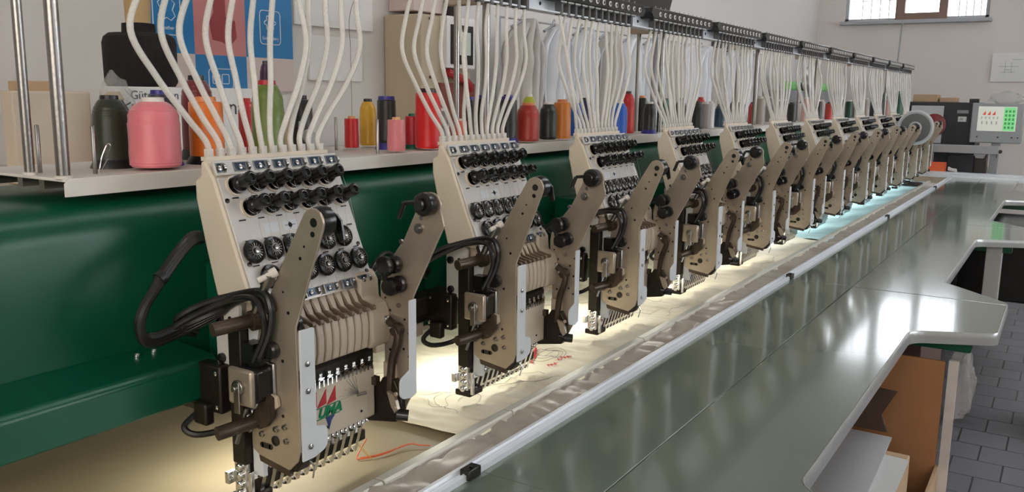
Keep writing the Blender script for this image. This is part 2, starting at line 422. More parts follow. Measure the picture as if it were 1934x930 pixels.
# tension posts: two rows of six
blackchrome = mat('black_chrome', (.06, .055, .05), .18, 1)
tp = MB(); tp.lathe([(.0140, 0), (.0140, .003), (.0120, .0035)], n=20)
tp_base = tp.obj('tension_post', cream, head, loc=(0, 0, 0))
td = MB()
for i in range(4): td.lathe([(.0100, .0035+i*.0022), (.0122, .0045+i*.0022), (.0100, .0053+i*.0022)], n=20)
td_disc = td.obj('tension_disc', blackchrome, tp_base)
tk = MB(); tk.lathe([(.0102, .010), (.0112, .012), (.0108, .016), (.0086, .019), (.0086, .030), (.0092, .032), (.0090, .036), (.0062, .038), (.0050, .0378), (.0048, .035)], n=20)
tk_knob = tk.obj('tension_knob', dark, tp_base)
quat = n_.to_track_quat('Z', 'Y').to_euler()
rowpos = [(.0264+.0318*i, .0135) for i in range(6)]+[(.0386+.0330*i, .0445) for i in range(6)]
KIDS = {tp_base.name: [td_disc, tk_knob]}
for i, (s, t) in enumerate(rowpos):
    o = tp_base if i == 0 else copy_tree(tp_base, head)
    o.location = loc(face_pt(s, t, .003)); o.rotation_euler = quat
# twelve rollers: two rows of six
rl = MB(); rl.lathe([(.006, 0), (.0145, .002), (.0163, .006), (.0150, .010), (.0120, .0114), (.0115, .0095), (.004, .0095), (.004, .0125), (.001, .013)], n=26)
rl_o = rl.obj('thread_roller', dark, head, loc=(0, 0, 0))
sp = MB()
for i in range(16):
    a = 2*pi*i/16; c, s_ = cos(a), sin(a); sp.cone((c*.0065, s_*.0065, .0105), (c*.0105, s_*.0105, .0105), .0005, n=5)
sp.lathe([(.0060, .0095), (.0060, .0110), (.0050, .0110), (.0050, .0097)], n=18)
sp.lathe([(.0032, .010), (.0032, .0132), (.0008, .0136)], n=10)
sp_o = sp.obj('spoke_ring', steel, rl_o)
KIDS = {rl_o.name: [sp_o]}
for i, (s, t) in enumerate([(.0208+.0325*i, .1035) for i in range(6)]+[(.0355+.0330*i, .1395) for i in range(6)]):
    o = rl_o if i == 0 else copy_tree(rl_o, head)
    o.location = loc(face_pt(s, t, .003)); o.rotation_euler = quat
# small guide eyelets and thread slots
for t in (.0295, .0600, .0880, .1215):
    m = MB()
    for i in range(7):
        s = .022+.031*i; fbox(s-.005, s+.005, t-.0008, t+.0008, .003, .0045, m)
    m.split('thread_slot', dark, head, H)
m = MB(); fbox(.052, .078, .068, .082, .003, .0034, m); fbox(.085, .112, .068, .082, .003, .0034, m); m.obj('label', whitem, head, H)
m = MB(); fbox(.089, .108, .0745, .0752, .0034, .0037, m); c = face_pt(.098, .075, .0036); m.lathe([(.0035, 0), (.0035, .0004)], c, n_, n=10)
fbox(.0975, .0985, .070, .080, .0034, .0037, m); m.obj('pictogram', dark, head, H)
m = MB()
for s, t in ((.008, .032), (.217, .030), (.012, .118), (.214, .118), (.214, .160)): m.lathe([(.003, 0), (.003, .0015), (.001, .002)], face_pt(s, t, .003), n_, n=10)
m.split('screw', blk, head, H)
# fine threads over the face
m = MB()
for i in range(12):
    s = .030+.0158*i; m.tube([face_pt(s, -.012, .008), face_pt(s+.004, .013, .02), face_pt(s+.006, .045, .02), face_pt(s+.004, .10, .015), face_pt(s+.004, .172, .009)], .00020, n=4)
m.obj('thread', mat('grey_thread', (.45, .42, .38), .5), head, H)
# tube holder comb on top
m = MB(); m.box(HX+.004, HX+W-.004, .930, .940, 1.2106, 1.216)
m.obj('tube_comb', cream, head, H)
for i in range(12):
    x = HX+.014+.0180*i; o = MB(); o.box(x-.0045, x+.0045, .932, .941, 1.215, 1.226); o.obj('tube_socket', tubem, head, H, bevel=.001)
# needle-bar covers (curved fins) and their take-up levers
def finprof(dy=0):
    return [(.874, 1.040), (.858, 1.036+dy), (.846, 1.022), (.838, 1.004), (.829, .998), (.823, .990), (.820, .975), (.820, .955), (.823, .938), (.832, .934), (.874, .934)]
for i in range(12):
    x = HX+.010+.0148*i
    MB().prism(finprof(), 'x', x, x+.0124).obj('needle_bar_cover', fin, head, H, bevel=.0018)
MB().prism([(.874, 1.044), (.850, 1.044), (.840, 1.030), (.838, 1.004), (.825, .998), (.818, .985), (.817, .945), (.822, .934), (.874, .934)], 'x', HX+.188, HX+W+.004).obj('side_cover', fin, head, H, bevel=.004)
lev = MB(); lev.prism([(.846, 1.020), (.836, 1.006), (.816, 1.001), (.812, .997), (.816, .995), (.838, 1.000), (.850, 1.016)], 'x', 0, .0040)
lev.cone((-.001, .814, .998), (.005, .814, .998), .0038, n=10)
levm = mat('tan_lever_plastic', (.17, .12, .08), .4)
lv = lev.obj('take_up_lever', levm, head, (0, H.y, H.z)); lv.location = (HX+.0225-H.x, 0, 0)
for i in range(1, 12): share(lv, 'take_up_lever', head, (HX+.0225+.0148*i-H.x, 0, 0))
# dark clamp rail and chrome needle clamps
MB().prism([(.846, .936), (.838, .925), (.838, .905), (.874, .900), (.874, .936)], 'x', HX+.008, HX+W-.012).obj('clamp_rail', blk, head, H, bevel=.002)
nc = MB(); nc.box(-.0055, .0055, .832, .838, .909, .913); nc.box(-.0055, -.003, .832, .838, .899, .911); nc.box(.003, .0055, .832, .838, .899, .911); nc.cone((0, .834, .913), (0, .834, .919), .0022, n=8)
nco = nc.obj('needle_clamp', chrome, head, (0, H.y, H.z)); nco.location = (HX+.018-H.x, 0, 0)
for i in range(1, 12): share(nco, 'needle_clamp', head, (HX+.018+.0165*i-H.x, 0, 0))
# white lower cover plate
cov = MB().box(HX+.006, HX+W-.010, .838, .872, .822, .9015).obj('cover_plate', cream, head, H, bevel=.003)
m = MB()
for x, z, r in ((.060, .842, .0026), (.115, .836, .0024), (.185, .838, .002)): m.lathe([(r, 0), (r, .0008)], (HX+x, .838, z), (0, -1, 0), n=12)
m.split('plate_hole', dark, head, H)
# presser-foot rail, feet, needles
m = MB(); m.box(HX-.004, HX+W-.004, .862, .880, .803, .821); m.box(HX-.008, HX+W-.004, .864, .884, .776, .792)
m.obj('foot_rail', blk, head, H, bevel=.0015)
m = MB()
for i in range(24):
    x = HX+.004+.0090*i; m.box(x, x+.0066, .852, .863, .806+.004*(i % 2), .818); m.cone((x+.003, .851, .810+.002*(i % 2)), (x+.003, .853, .810+.002*(i % 2)), .0026, n=8)
m.obj('clamp_screw_row', chrome, head, H)
pf = MB(); pf.cone((0, .868, .806), (0, .868, .792), .0034, .0030, n=10); pf.prism([(.856, .803), (.862, .803), (.872, .770), (.872, .762), (.868, .762)], 'x', -.0034, .0034)
pfo = pf.obj('presser_foot', chrome, head, (0, H.y, H.z))
ft = MB(); ft.lathe([(.0015, .0), (.0060, .0015), (.0066, .003), (.003, .0045)], (0, .874, .7605), n=14); ft.cone((0, .872, .763), (0, .872, .770), .0022, n=8)
fto = ft.obj('foot_pad', blk, pfo, (0, H.y, H.z))
pfo.location = (HX+.018-H.x, 0, 0); fto.location = (0, 0, 0)
KIDS = {pfo.name: [fto]}
for i in range(1, 12):
    o = copy_tree(pfo, head); o.location = (HX+.018+.0168*i-H.x, 0, 0)
m = MB()
for i in range(12):
    x = HX+.018+.0168*i; m.cone((x, .880, .80), (x, .880, .775), .001, n=6)
m.split('needle', chrome, head, H)
# left side: bolt bracket, black column, chrome chain of screws
MB().prism(fillet([(.913, 1.024), (.878, 1.036), (.868, 1.030), (.868, .944), (.9123, .944)][::-1], [0, 0, .004, .004, .006]), 'x', HX-.006, HX-.001).obj('side_bracket', face, head, H)
m = MB()
for y, z in ((.903, 1.010), (.902, .957)): m.lathe([(.0065, 0), (.0065, .004), (.004, .005), (.0035, .003)], (HX-.006, y, z), (-1, 0, 0), n=16)
m.lathe([(.003, 0), (.003, .001)], (HX-.006, .885, 1.012), (-1, 0, 0), n=10)
m.split('bracket_bolt', dark, head, H)
MB().box(HX-.014, HX+.004, .858, .882, .820, 1.006).obj('side_column', blk, head, H, bevel=.002)
MB().box(HX-.0015, HX+.006, .838, .857, .805, 1.02).obj('guide_rod_plate', whitem, head, H, bevel=.001)
m = MB()
for z in (.815, .803, .790, .778): m.lathe([(.0055, 0), (.0055, .004), (.003, .0055)], (HX-.010, .872, z), (-1, 0, 0), n=14)
m.box(HX-.010, HX-.002, .862, .884, .772, .822); m.box(HX-.012, HX-.006, .850, .856, .770, .812); m.box(HX-.020, HX-.006, .884, .892, .790, .806)
m.obj('chrome_guide', chrome, head, H, bevel=.001)
MB().box(HX-.012, HX+.03, .856, .890, .764, .776).obj('guide_foot', blk, head, H, bevel=.003)
# servo bracket in black at the left, facing the lower box
m = MB(); m.box(HX-.022, HX-.002, .890, .945, .885, .950); m.box(HX-.035, HX-.020, .905, .930, .87, .90); m.obj('servo_bracket', blk, head, H, bevel=.003)
m = MB()
for y in (.938, .898):
    for z in (.894, .940): m.lathe([(.0032, 0), (.0032, .0015), (.001, .0025)], (HX-.022, y, z), (-1, 0, 0), n=10)
m.split('bracket_screw', chrome, head, H)
m = MB(); m.tube(smooth_path([(HX-.02, .93, .885), (HX-.045, .935, .868), (HX-.04, .92, .858), (HX-.01, .90, .860), (HX+.01, .88, .875)]), .0045, n=8)
m.obj('loop_cable', blackcable, head, H)

# ------------------------------------------------------------------ sequin attachments (left and right plate of each head)
def arc(cy, cz, r, a0, a1, n=8): return [(cy+r*cos(radians(a0+(a1-a0)*i/n)), cz+r*sin(radians(a0+(a1-a0)*i/n))) for i in range(n+1)]
def disc(mb, x, y, z, r, d, sx=-1, n=16, mi=0, hole=False):
    p = [(r*.85, 0), (r, d*.25), (r, d*.8), (r*.8, d)]
    if hole: p += [(r*.5, d), (r*.45, d*.5)]
    return mb.lathe(p, (x, y, z), (sx, 0, 0), n=n, mi=mi)
LX = HX-.003
la = thing('sequin_attachment', (HX, .81, .83), '', 'sequin attachment', 'left sequin attachments of the heads')
A = la.location.copy()
poly = arc(.7315, 1.149, .017, 30, -150, 9)[::-1]   # placeholder order fixed below
def arm_outline(ty, tz, r, back, front):
    # back: points going down the rear edge (larger y), front: points going up the front edge
    top = [(ty+r*cos(radians(a)), tz+r*sin(radians(a))) for a in (-160, 165, 130, 90, 60, 35, 20)]
    top = [(ty-r*cos(radians(a)), tz+r*sin(radians(a))) for a in (-20, 0, 25, 50, 75, 100, 125, 150)]
    return front+top+back
lo = arm_outline(.7330, 1.1495, .0175,
                 [(.7868, 1.094), (.8276, 1.022), (.836, .99), (.836, .962), (.806, .955), (.806, .918), (.836, .905), (.852, .895), (.852, .845), (.840, .8377)],
                 [(.785, .8295), (.769, .845), (.765, .86), (.7665, 1.018)])
plate = MB().prism(lo, 'x', LX-.003, LX).obj('arm_plate', armm, la, A, bevel=.0008)
# white front flange, bulging at its foot
fl = fillet([(LX, 1.014), (LX+.024, 1.014), (LX+.024, .886), (LX+.043, .880), (LX+.043, .852), (LX+.020, .845), (LX, .845)], [0, .003, 0, .010, .012, 0, 0])
MB().prism(fl, 'y', .7625, .7655).obj('front_flange', whitem, la, A, bevel=.0006)
m = MB()
for x, z in ((.010, .935), (.010, .970), (.012, .862)): m.lathe([(.0035, 0), (.0035, .002), (.001, .003)], (LX+x, .7625, z), (0, -1, 0), n=10)
m.split('flange_screw', steel, la, A)
m = MB()
for y, z, r in ((.7315, 1.150, .0055), (.7335, 1.136, .0035), (.7550, 1.105, .0022), (.748, 1.120, .0015), (.778, 1.035, .0022), (.786, 1.060, .0015), (.7905, .972, .0022), (.793, .900, .0022), (.80, .985, .0018)):
    m.lathe([(r, 0), (r, .0006)], (LX-.003, y, z), (-1, 0, 0), n=12)
m.split('plate_hole', dark, la, A)
m = MB()
for y, z, r in ((.806, .880, .0042), (.790, .886, .0038), (.788, .868, .0038), (.832, .868, .0040), (.829, .893, .0045)): m.lathe([(r, 0), (r, .003), (r*.5, .0035), (r*.45, .002)], (LX-.003, y, z), (-1, 0, 0), n=12)
m.split('bolt', steel, la, A)
m = MB(); m.lathe([(.0068, 0), (.0068, .0015), (.0045, .0016), (.0045, .0005)], (LX-.003, .808, .864), (-1, 0, 0), n=16); m.box(LX-.004, LX-.003, .817, .833, .850, .857); m.cone((LX-.004, .817, .8535), (LX-.003, .817, .8535), .0035); m.cone((LX-.004, .833, .8535), (LX-.003, .833, .8535), .0035)
m.obj('slot', dark, la, A)
# wear skirt at the bottom edge
MB().prism([(.785, .8295), (.840, .8377), (.838, .8297), (.785, .8215)], 'x', LX-.003, LX+.004).obj('bottom_lip', bronze, la, A)
# spool knob at the tip, behind the plate
m = MB(); disc(m, LX, .7315, 1.150, .0185, .020, 1, 20, hole=True); disc(m, LX+.020, .7315, 1.150, .010, .010, 1, 14)
m.prism([(.724, 1.158), (.716, 1.150), (.712, 1.128), (.718, 1.124), (.724, 1.140)], 'x', LX+.026, LX+.029)
m.obj('spool_knob', dark, la, A)
m = MB(); disc(m, LX+.012, .806, 1.012, .0145, .010, 1, 20); disc(m, LX+.026, .806, 1.012, .0135, .010, 1, 20); m.cone((LX, .806, 1.012), (LX+.03, .806, 1.012), .004)
m.obj('guide_roller', dark, la, A)
# air fitting and cream rod on the plate
m = MB(); m.cone((LX-.004, .795, 1.085), (LX-.024, .806, 1.075), .0038, n=12); m.cone((LX-.004, .795, 1.085), (LX-.011, .799, 1.081), .0062, n=12)
m.obj('air_fitting', shelfm, la, A)
m = MB(); m.cone((LX-.010, .805, 1.074), (LX-.010, .835, 1.018), .0055, n=12); m.cone((LX-.010, .800, 1.082), (LX-.010, .808, 1.068), .0078, n=12)
m.obj('cylinder_rod', steel, la, A)
# stepper motor
m = MB(); m.box(LX-.034, LX-.004, .806, .846, .920, .964); o = m.obj('stepper_motor', dark, la, A, bevel=.005)
MB().box(LX-.042, LX-.034, .804, .848, .918, .966).obj('motor_face', armm, o, A, bevel=.004)
MB().box(LX-.008, LX-.003, .802, .850, .916, .968).obj('motor_flange', steel, o, A, bevel=.004)
m = MB(); m.lathe([(.010, 0), (.010, .004), (.004, .005), (.004, .010)], (LX-.042, .826, .942), (-1, 0, 0), n=16); m.box(LX-.048, LX-.046, .820, .830, .910, .950); m.obj('motor_shaft', steel, o, A, bevel=.001)
# dark cross bars sticking out towards the neighbour
m = MB(); m.cone((LX-.003, .830, 1.020), (LX-.062, .846, 1.016), .0088, n=16); m.cone((LX-.003, .830, 1.020), (LX-.014, .833, 1.019), .013, n=16); m.obj('upper_cross_bar', bronze, la, A)
m = MB(); m.cone((LX-.003, .828, .890), (LX-.062, .846, .884), .0088, n=16); m.cone((LX-.003, .824, .893), (LX-.014, .828, .892), .013, n=16)
m.prism([(.815, .885), (.800, .900), (.800, .925), (.812, .930), (.832, .895)], 'x', LX-.018, LX-.010); m.obj('lower_cross_bar', bronze, la, A)
m = MB(); disc(m, LX-.003, .804, .985, .011, .012, -1, 18); disc(m, LX-.003, .822, .972, .013, .020, -1, 18); m.box(LX-.022, LX-.003, .822, .842, .966, .992)
m.obj('clamp_knob', dark, la, A)
m = MB(); m.prism([(.806, .905), (.795, .913), (.797, .925), (.812, .930), (.826, .916), (.820, .903)], 'x', LX-.010, LX-.004); m.obj('cam_plate', fin, la, A, bevel=.001)
m = MB(); disc(m, LX-.010, .808, .915, .005, .004); m.obj('cam_pin', dark, la, A)
m = MB()
for i in range(5): disc(m, LX-.012-.004*(i % 2), .838+.004*(i % 3), .900-.006*i, .0045, .005, -1, 10)
m.cone((LX-.02, .84, .905), (LX-.03, .85, .86), .003, n=8)
m.obj('linkage_screw', steel, la, A)
# cutter at the foot
m = MB(); m.prism([(.795, .8325), (.775, .862), (.765, .862), (.765, .846), (.776, .828), (.800, .824), (.812, .827)], 'x', LX, LX+.022); m.obj('feed_block', blk, la, A, bevel=.002)
m = MB(); m.prism([(.782, .840), (.768, .860), (.765, .858), (.779, .836)], 'x', LX-.001, LX+.001); m.cone((LX+.01, .772, .850), (LX+.024, .768, .830), .0014, n=6); m.cone((LX+.024, .768, .830), (LX+.026, .774, .812), .0012, n=6)
m.obj('feed_needle', chrome, la, A)
m = MB()
m.tube(smooth_path([(LX-.005, .950, .985), (LX-.050, .93, 1.012), (LX-.035, .90, 1.034), (LX-.012, .855, 1.050), (LX-.012, .812, 1.058), (LX-.014, .796, 1.040), (LX-.014, .800, 1.010), (LX-.018, .815, .975)]), .0046, n=8)
m.tube(smooth_path([(LX-.005, .955, .980), (LX-.055, .93, 1.002), (LX-.040, .90, 1.024), (LX-.020, .86, 1.044), (LX-.020, .818, 1.050), (LX-.022, .802, 1.032), (LX-.018, .806, 1.005), (LX-.022, .822, .970)]), .0040, n=8)
m.obj('control_cable', blackcable, la, A)

RX = .955
ra = thing('sequin_attachment', (RX, .81, .83), '', 'sequin attachment', 'right sequin attachments of the heads')
B = ra.location.copy()
ro = arm_outline(.7415, 1.1465, .0185,
                 [(.790, 1.094), (.8324, 1.040), (.836, 1.02), (.8335, .96), (.829, .94), (.829, .905), (.826, .87), (.826, .84)],
                 [(.790, .84), (.776, .866), (.774, 1.010), (.7185, 1.118)])
MB().prism(ro, 'x', RX, RX+.003).obj('arm_plate', armm, ra, B, bevel=.0008)
fl = fillet([(RX+.003, 1.008), (RX-.012, 1.008), (RX-.012, .905), (RX-.034, .895), (RX-.034, .866), (RX-.010, .862), (RX+.003, .866)], [0, .003, 0, .010, .012, 0, 0])
MB().prism(fl, 'y', .7705, .7735).obj('front_flange', whitem, ra, B, bevel=.0006)
m = MB(); disc(m, RX, .742, 1.149, .0165, .022, -1, 20, hole=True); disc(m, RX-.022, .742, 1.149, .009, .006, -1, 14)
m.cone((RX-.022, .744, 1.153), (RX-.026, .768, 1.150), .0030, n=8); m.cone((RX-.026, .768, 1.150), (RX-.028, .776, 1.128), .0036, n=8)
m.obj('spool_knob', dark, ra, B)
m = MB(); m.lathe([(.0075, 0), (.0075, .003), (.0035, .0032), (.0035, .006)], (RX, .762, 1.112), (-1, 0, 0), n=16); m.lathe([(.003, 0), (.003, .003)], (RX, .757, 1.127), (-1, 0, 0), n=10)
m.lathe([(.0035, 0), (.0035, .003)], (RX, .794, 1.090), (-1, 0, 0), n=10); m.lathe([(.0035, 0), (.0035, .003)], (RX, .8, .995), (-1, 0, 0), n=10); m.lathe([(.0028, 0), (.0028, .003)], (RX, .785, 1.03), (-1, 0, 0), n=10)
m.split('bolt', steel, ra, B)
m = MB(); disc(m, RX, .804, 1.056, .0130, .012, -1, 18); disc(m, RX-.012, .812, 1.054, .0150, .010, -1, 18); m.cone((RX-.018, .812, 1.045), (RX-.018, .812, 1.034), .0045, n=8)
disc(m, RX, .795, 1.028, .0128, .010, -1, 18); disc(m, RX, .806, 1.024, .0135, .020, -1, 18); disc(m, RX, .817, 1.046, .004, .006, -1, 10)
m.obj('guide_roller', dark, ra, B)
m = MB()
for y, z in ((.826, 1.013), (.826, 1.003), (.822, 1.018)): m.lathe([(.0016, 0), (.0016, .0006)], (RX, y, z), (-1, 0, 0), n=8)
for y, z in ((.818, .968), (.820, .945), (.818, .925), (.79, .975), (.782, .955), (.792, .93), (.782, .92), (.78, .99), (.817, .985)): m.lathe([(.002, 0), (.002, .0006)], (RX, y, z), (-1, 0, 0), n=8)
m.split('plate_hole', dark, ra, B)
m = MB()
m.tube(smooth_path([(RX-.006, .818, .973), (RX-.008, .806, .966), (RX-.009, .796, .956), (RX-.009, .797, .940), (RX-.009, .806, .915), (RX-.009, .810, .885), (RX-.009, .812, .862)]), [.006]*60+[.006], n=10)
disc(m, RX, .799, .960, .0105, .014, -1, 16); m.obj('drive_lever', bronze, ra, B)
m = MB(); disc(m, RX-.004, .818, .974, .0055, .010, -1, 14); disc(m, RX-.010, .806, .963, .0025, .006, -1, 8); m.obj('lever_bolt', chrome, ra, B)
MB().prism([(.828, .905), (.806, .905), (.804, .88), (.828, .88)], 'x', RX-.004, RX).obj('cover_patch', fin, ra, B)
m = MB(); m.prism([(.866, .838), (.858, .842), (.856, .852), (.848, .856), (.845, .868), (.830, .874), (.824, .884), (.802, .884), (.792, .866), (.790, .842), (.800, .8185), (.852, .8095), (.862, .825)], 'x', RX-.0115, RX+.006)
m.prism([(.866, .842), (.872, .846), (.878, .842), (.872, .836)], 'x', RX-.022, RX-.016)
m.obj('feed_unit', blk, ra, B, bevel=.002)
m = MB(); m.cone((RX-.020, .790, .836), (RX-.010, .776, .834), .0085, n=16); m.cone((RX-.02, .80, .838), (RX-.014, .785, .836), .004, n=10); m.obj('adjust_knob', dark, ra, B)
m = MB(); m.prism([(.80, .872), (.786, .868), (.780, .848), (.786, .842), (.792, .850)], 'x', RX-.03, RX-.024)
disc(m, RX-.030, .781, .872, .0035, .003, -1, 10); disc(m, RX-.028, .785, .85, .003, .003, -1, 10); m.obj('feed_lever', armm, ra, B)
m = MB(); m.cone((RX-.02, .838, .932), (RX-.02, .85, .905), .0018, n=6); disc(m, RX-.018, .852, .905, .006, .006, -1, 10); disc(m, RX-.018, .85, .89, .0055, .006, -1, 10); m.box(RX-.02, RX-.01, .83, .856, .872, .884)
m.obj('linkage', bronze, ra, B)
m = MB(); m.tube(smooth_path([(RX+.006, .775, 1.06), (RX+.012, .80, 1.07), (RX+.015, .85, 1.045), (RX+.012, .90, 1.00), (RX+.01, .95, .975)]), .0035, n=7)
m.tube(smooth_path([(RX+.006, .80, 1.01), (RX+.012, .83, .995), (RX+.012, .88, .975), (RX+.010, .95, .955)]), .0045, n=7)
m.obj('control_cable', blackcable, ra, B)

# copies along the beam
index_kids()
heads = []
for k in range(12):
    d = Vector((.5*k, 0, 0))
    for src, org, lab in ((head, H, 'beige twelve-needle embroidery head, %s of the twelve on the green beam'),
                          (la, A, 'steel sequin arm with stepper motor, left one on the %s head'),
                          (ra, B, 'steel sequin arm with dark feed unit, right one on the %s head')):
        o = src if k == 0 else copy_tree(src)
        o.location = org+d; o['label'] = lab % HN[k]
        if src is head: heads.append(o)
# logo on the nearest head's cover plate
lg = MB(); y = .8372
for i in range(3):
    x = HX+.0885+.0185*i; lg.prism([(x-.011, .8690), (x+.0070, .8715), (x+.0065, .8925)], 'y', y, .838)
lg.split('sail_emblem', redm, cov, H)
lg = MB(); lg.box(HX+.078, HX+.140, y, .838, .8672, .8683); lg.box(HX+.078, HX+.140, y, .838, .8510, .8520); lg.split('logo_line', greenm, cov, H)
t = text_mesh('UMA', .0185, 'logo_lettering', greenm, cov, Vector((HX+.097, .8374, .8532))-H, (pi/2, 0, 0), shear=.3, bold=.0009)
t.scale = (1.15, 1, 1)
lg = MB(); lg.prism([(HX+.112, .8505), (HX+.130, .8505), (HX+.123, .844), (HX+.118, .831), (HX+.115, .843)], 'y', y, .838); lg.obj('logo_tail', bluem, cov, H)
m = MB(); disc(m, HX+.185, .838, .868, .004, .004, 1)
rng = random.Random(3); m = MB()
for i in range(16):
    a = radians(100+i*10+rng.uniform(-3, 3)); l_ = rng.uniform(.02, .045); cx, cz = HX+.178, .868
    m.tube([(cx, .8365, cz), (cx+cos(a)*l_, .8368, max(.825, min(.900, cz+abs(sin(a))*l_*.8)))], .00025, n=4)
m.cone((cx-.002, .838, cz-.003), (cx+.008, .828, cz), .0022, n=8)
m.obj('spring_guide', steel, cov, H)
# large cable loop of the nearest head
m = MB()
for j in range(3):
    q = .0042*j
    m.tube(smooth_path([(.735, .955, 1.105+q), (.700, .935, 1.105+q), (.652, .925, 1.068+q), (.624, .925, 1.035-q), (.622, .928, 1.010-q), (.640, .930, .998-q), (.680, .925, 1.005-q), (.716, .895, 1.024-q*.5), (.718, .855, 1.045+q*.4), (.714, .812, 1.052-q*.4), (.712, .797, 1.035)]), .0066-.0009*j, n=10)
for u in ((.652, .925, 1.072), (.676, .926, 1.004)): m.cone((u[0]-.003, u[1], u[2]-.002), (u[0]+.004, u[1], u[2]+.002), .0095, n=12)
o = m.obj('cable_loop', blackcable, None, (.64, .93, 1.0)); tag(o, 'thick black cable loop hanging left of the nearest embroidery head', 'cable')

# ------------------------------------------------------------------ thread shelf with pins
SX0, SX1, SY0, SY1, SZ = .605, 6.9, 1.040, 1.27, 1.19
sh = thing('thread_shelf', (SX0, SY0, 1.158), 'long off-white metal shelf carrying the thread cones above the green beam', 'shelf')
O = sh.location
MB().box(SX0, SX1, SY0, SY1, SZ-.004, SZ).obj('shelf_plate', shelfm, sh, O, bevel=.001)
MB().add([(SX0+.006, SY0-.003, SZ), (SX0, SY0-.003, SZ-.006), (SX0, SY0-.003, SZ-.0225), (SX1, SY0-.003, SZ-.0225), (SX1, SY0-.003, SZ), (SX0+.006, SY0, SZ), (SX0, SY0, SZ-.006), (SX0, SY0, SZ-.0225), (SX1, SY0, SZ-.0225), (SX1, SY0, SZ)],
         [(0, 1, 2, 3, 4), (9, 8, 7, 6, 5), (0, 5, 6, 1), (1, 6, 7, 2), (2, 7, 8, 3), (3, 8, 9, 4), (4, 9, 5, 0)]).obj('front_lip', shelfm, sh, O, bevel=.0006)
m = MB()
for y in (1.09, 1.14, 1.20): m.box(SX0+.004, SX1, y, y+.012, SZ-.016, SZ-.004)
m.split('support_channel', steel, sh, O)
pin = MB().lathe([(.0028, 0), (.0028, .062), (.0022, .063)], n=10)
po = pin.obj('spindle_pin', steel, sh, loc=(.030, .104, .032))
for x, y in ((.6715, 1.078), (1.238, 1.19), (1.215, 1.065), (1.02, 1.06), (1.10, 1.15), (1.45, 1.08), (1.56, 1.17), (2.02, 1.08)): share(po, 'spindle_pin', sh, (x-SX0, y-SY0, .032))
# a bent wire on the second pin
# poles and top rail
for k in range(7):
    x = .599+.93*k+.012
    for y, r, w_ in ((1.033+.016, .0082, 'front'), (1.125, .0063, 'rear')):
        t = MB().lathe([(r, 0), (r, 1.515-SZ)], (x, y, SZ), n=20).obj('support_pole', steel, None, (x, y, SZ))
        tag(t, 'steel %s pole of the %s pole pair from the near end' % (w_, ON[k]), 'pole', 'poles carrying the thread rail')
        c = MB().lathe([(r*1.35, 0), (r*1.35, .003), (r, .004)], (x, y, SZ), n=20).obj('foot_ring', shelfm, t, (x, y, SZ))
tr = thing('thread_rail', (3.5, .98, 1.48), 'white aluminium thread rail high above the heads, held by the steel poles', 'rail')
O = tr.location
RX0, RX1 = .55, 6.66
m = MB(); m.box(RX0, RX1, .985, .989, 1.478, 1.535); m.box(RX0, RX1, .960, .989, 1.474, 1.478); m.box(RX0, RX1, .985, 1.03, 1.531, 1.535)
m.obj('rail_profile', alu, tr, O, bevel=.0008)
m = MB()
for k in range(13):
    for q in (.03, .12, .24, .35): m.lathe([(.004, 0), (.004, .001)], (.62+.5*k+q if .62+.5*k+q < 6.6 else 6.5, .985, 1.493), (0, -1, 0), n=10)
m.split('rail_hole', dark, tr, O)
for k in range(7):
    x = .611+.93*k
    MB().box(x-.012, x+.012, .99, 1.15, 1.484, 1.512).obj('cross_bracket', fin, tr, O, bevel=.002)
guides = []
for k in range(12):
    g = thing('thread_guide_block', (.88+.5*k, .97, 1.49), 'black row of white-ringed thread guides on the rail above the %s embroidery head' % HN[k], 'thread guide', 'black guide blocks on the thread rail')
    O = g.location; xx = .5*k
    if k == 0:
        MB().prism([(.655, 1.515), (.668, 1.529), (1.105, 1.529), (1.118, 1.515), (1.105, 1.501), (.668, 1.501)], 'y', .948, .985).obj('block', dark, g, O, bevel=.002)
        r = MB().lathe([(.0052, 0), (.0060, .002), (.0060, .004), (.0042, .0045), (.0040, .002)], (0, 0, 0), (0, -1, 0), n=16)
        r.lathe([(.0042, .002), (.0042, .0042)], (0, 0, 0), (0, -1, 0), n=14, mi=1)
        rg = r.obj('guide_ring', [whitep, dark], g, loc=Vector((.71, .950, 1.514))-O)
        for i in range(1, 12): share(rg, 'guide_ring', g, Vector((.71+.0335*i, .950, 1.514))-O)
        c = MB(); c.box(-.0045, .0045, .958, .974, 1.472, 1.498); c.box(-.010, .010, .955, .960, 1.496, 1.500)
        cl = c.obj('tube_clip', mat('dark_grey_plastic', (.10, .10, .10), .4), g, (0, O.y, O.z)); cl.location = (.70-O.x, 0, 0)
        c2 = MB(); c2.box(-.012, .012, .9535, .9555, 1.4985, 1.5015); sc = c2.obj('clip_edge', whitep, cl, (0, O.y, O.z))
        KIDS = {cl.name: [sc]}
        for i in range(1, 12):
            o = copy_tree(cl, g); o.location = (.70+.0325*i-O.x, 0, 0)
        pinm = MB()
        for i in range(12): pinm.cone((.71+.0335*i, .965, 1.525), (.712+.0335*i, .962, 1.536), .0012, n=6)
        pinm.split('guide_pin', steel, g, O)
        index_kids(); G0 = g; G0l = g.location.copy()
    else:
        for ch in KIDS[G0.name]: copy_tree(ch, g)
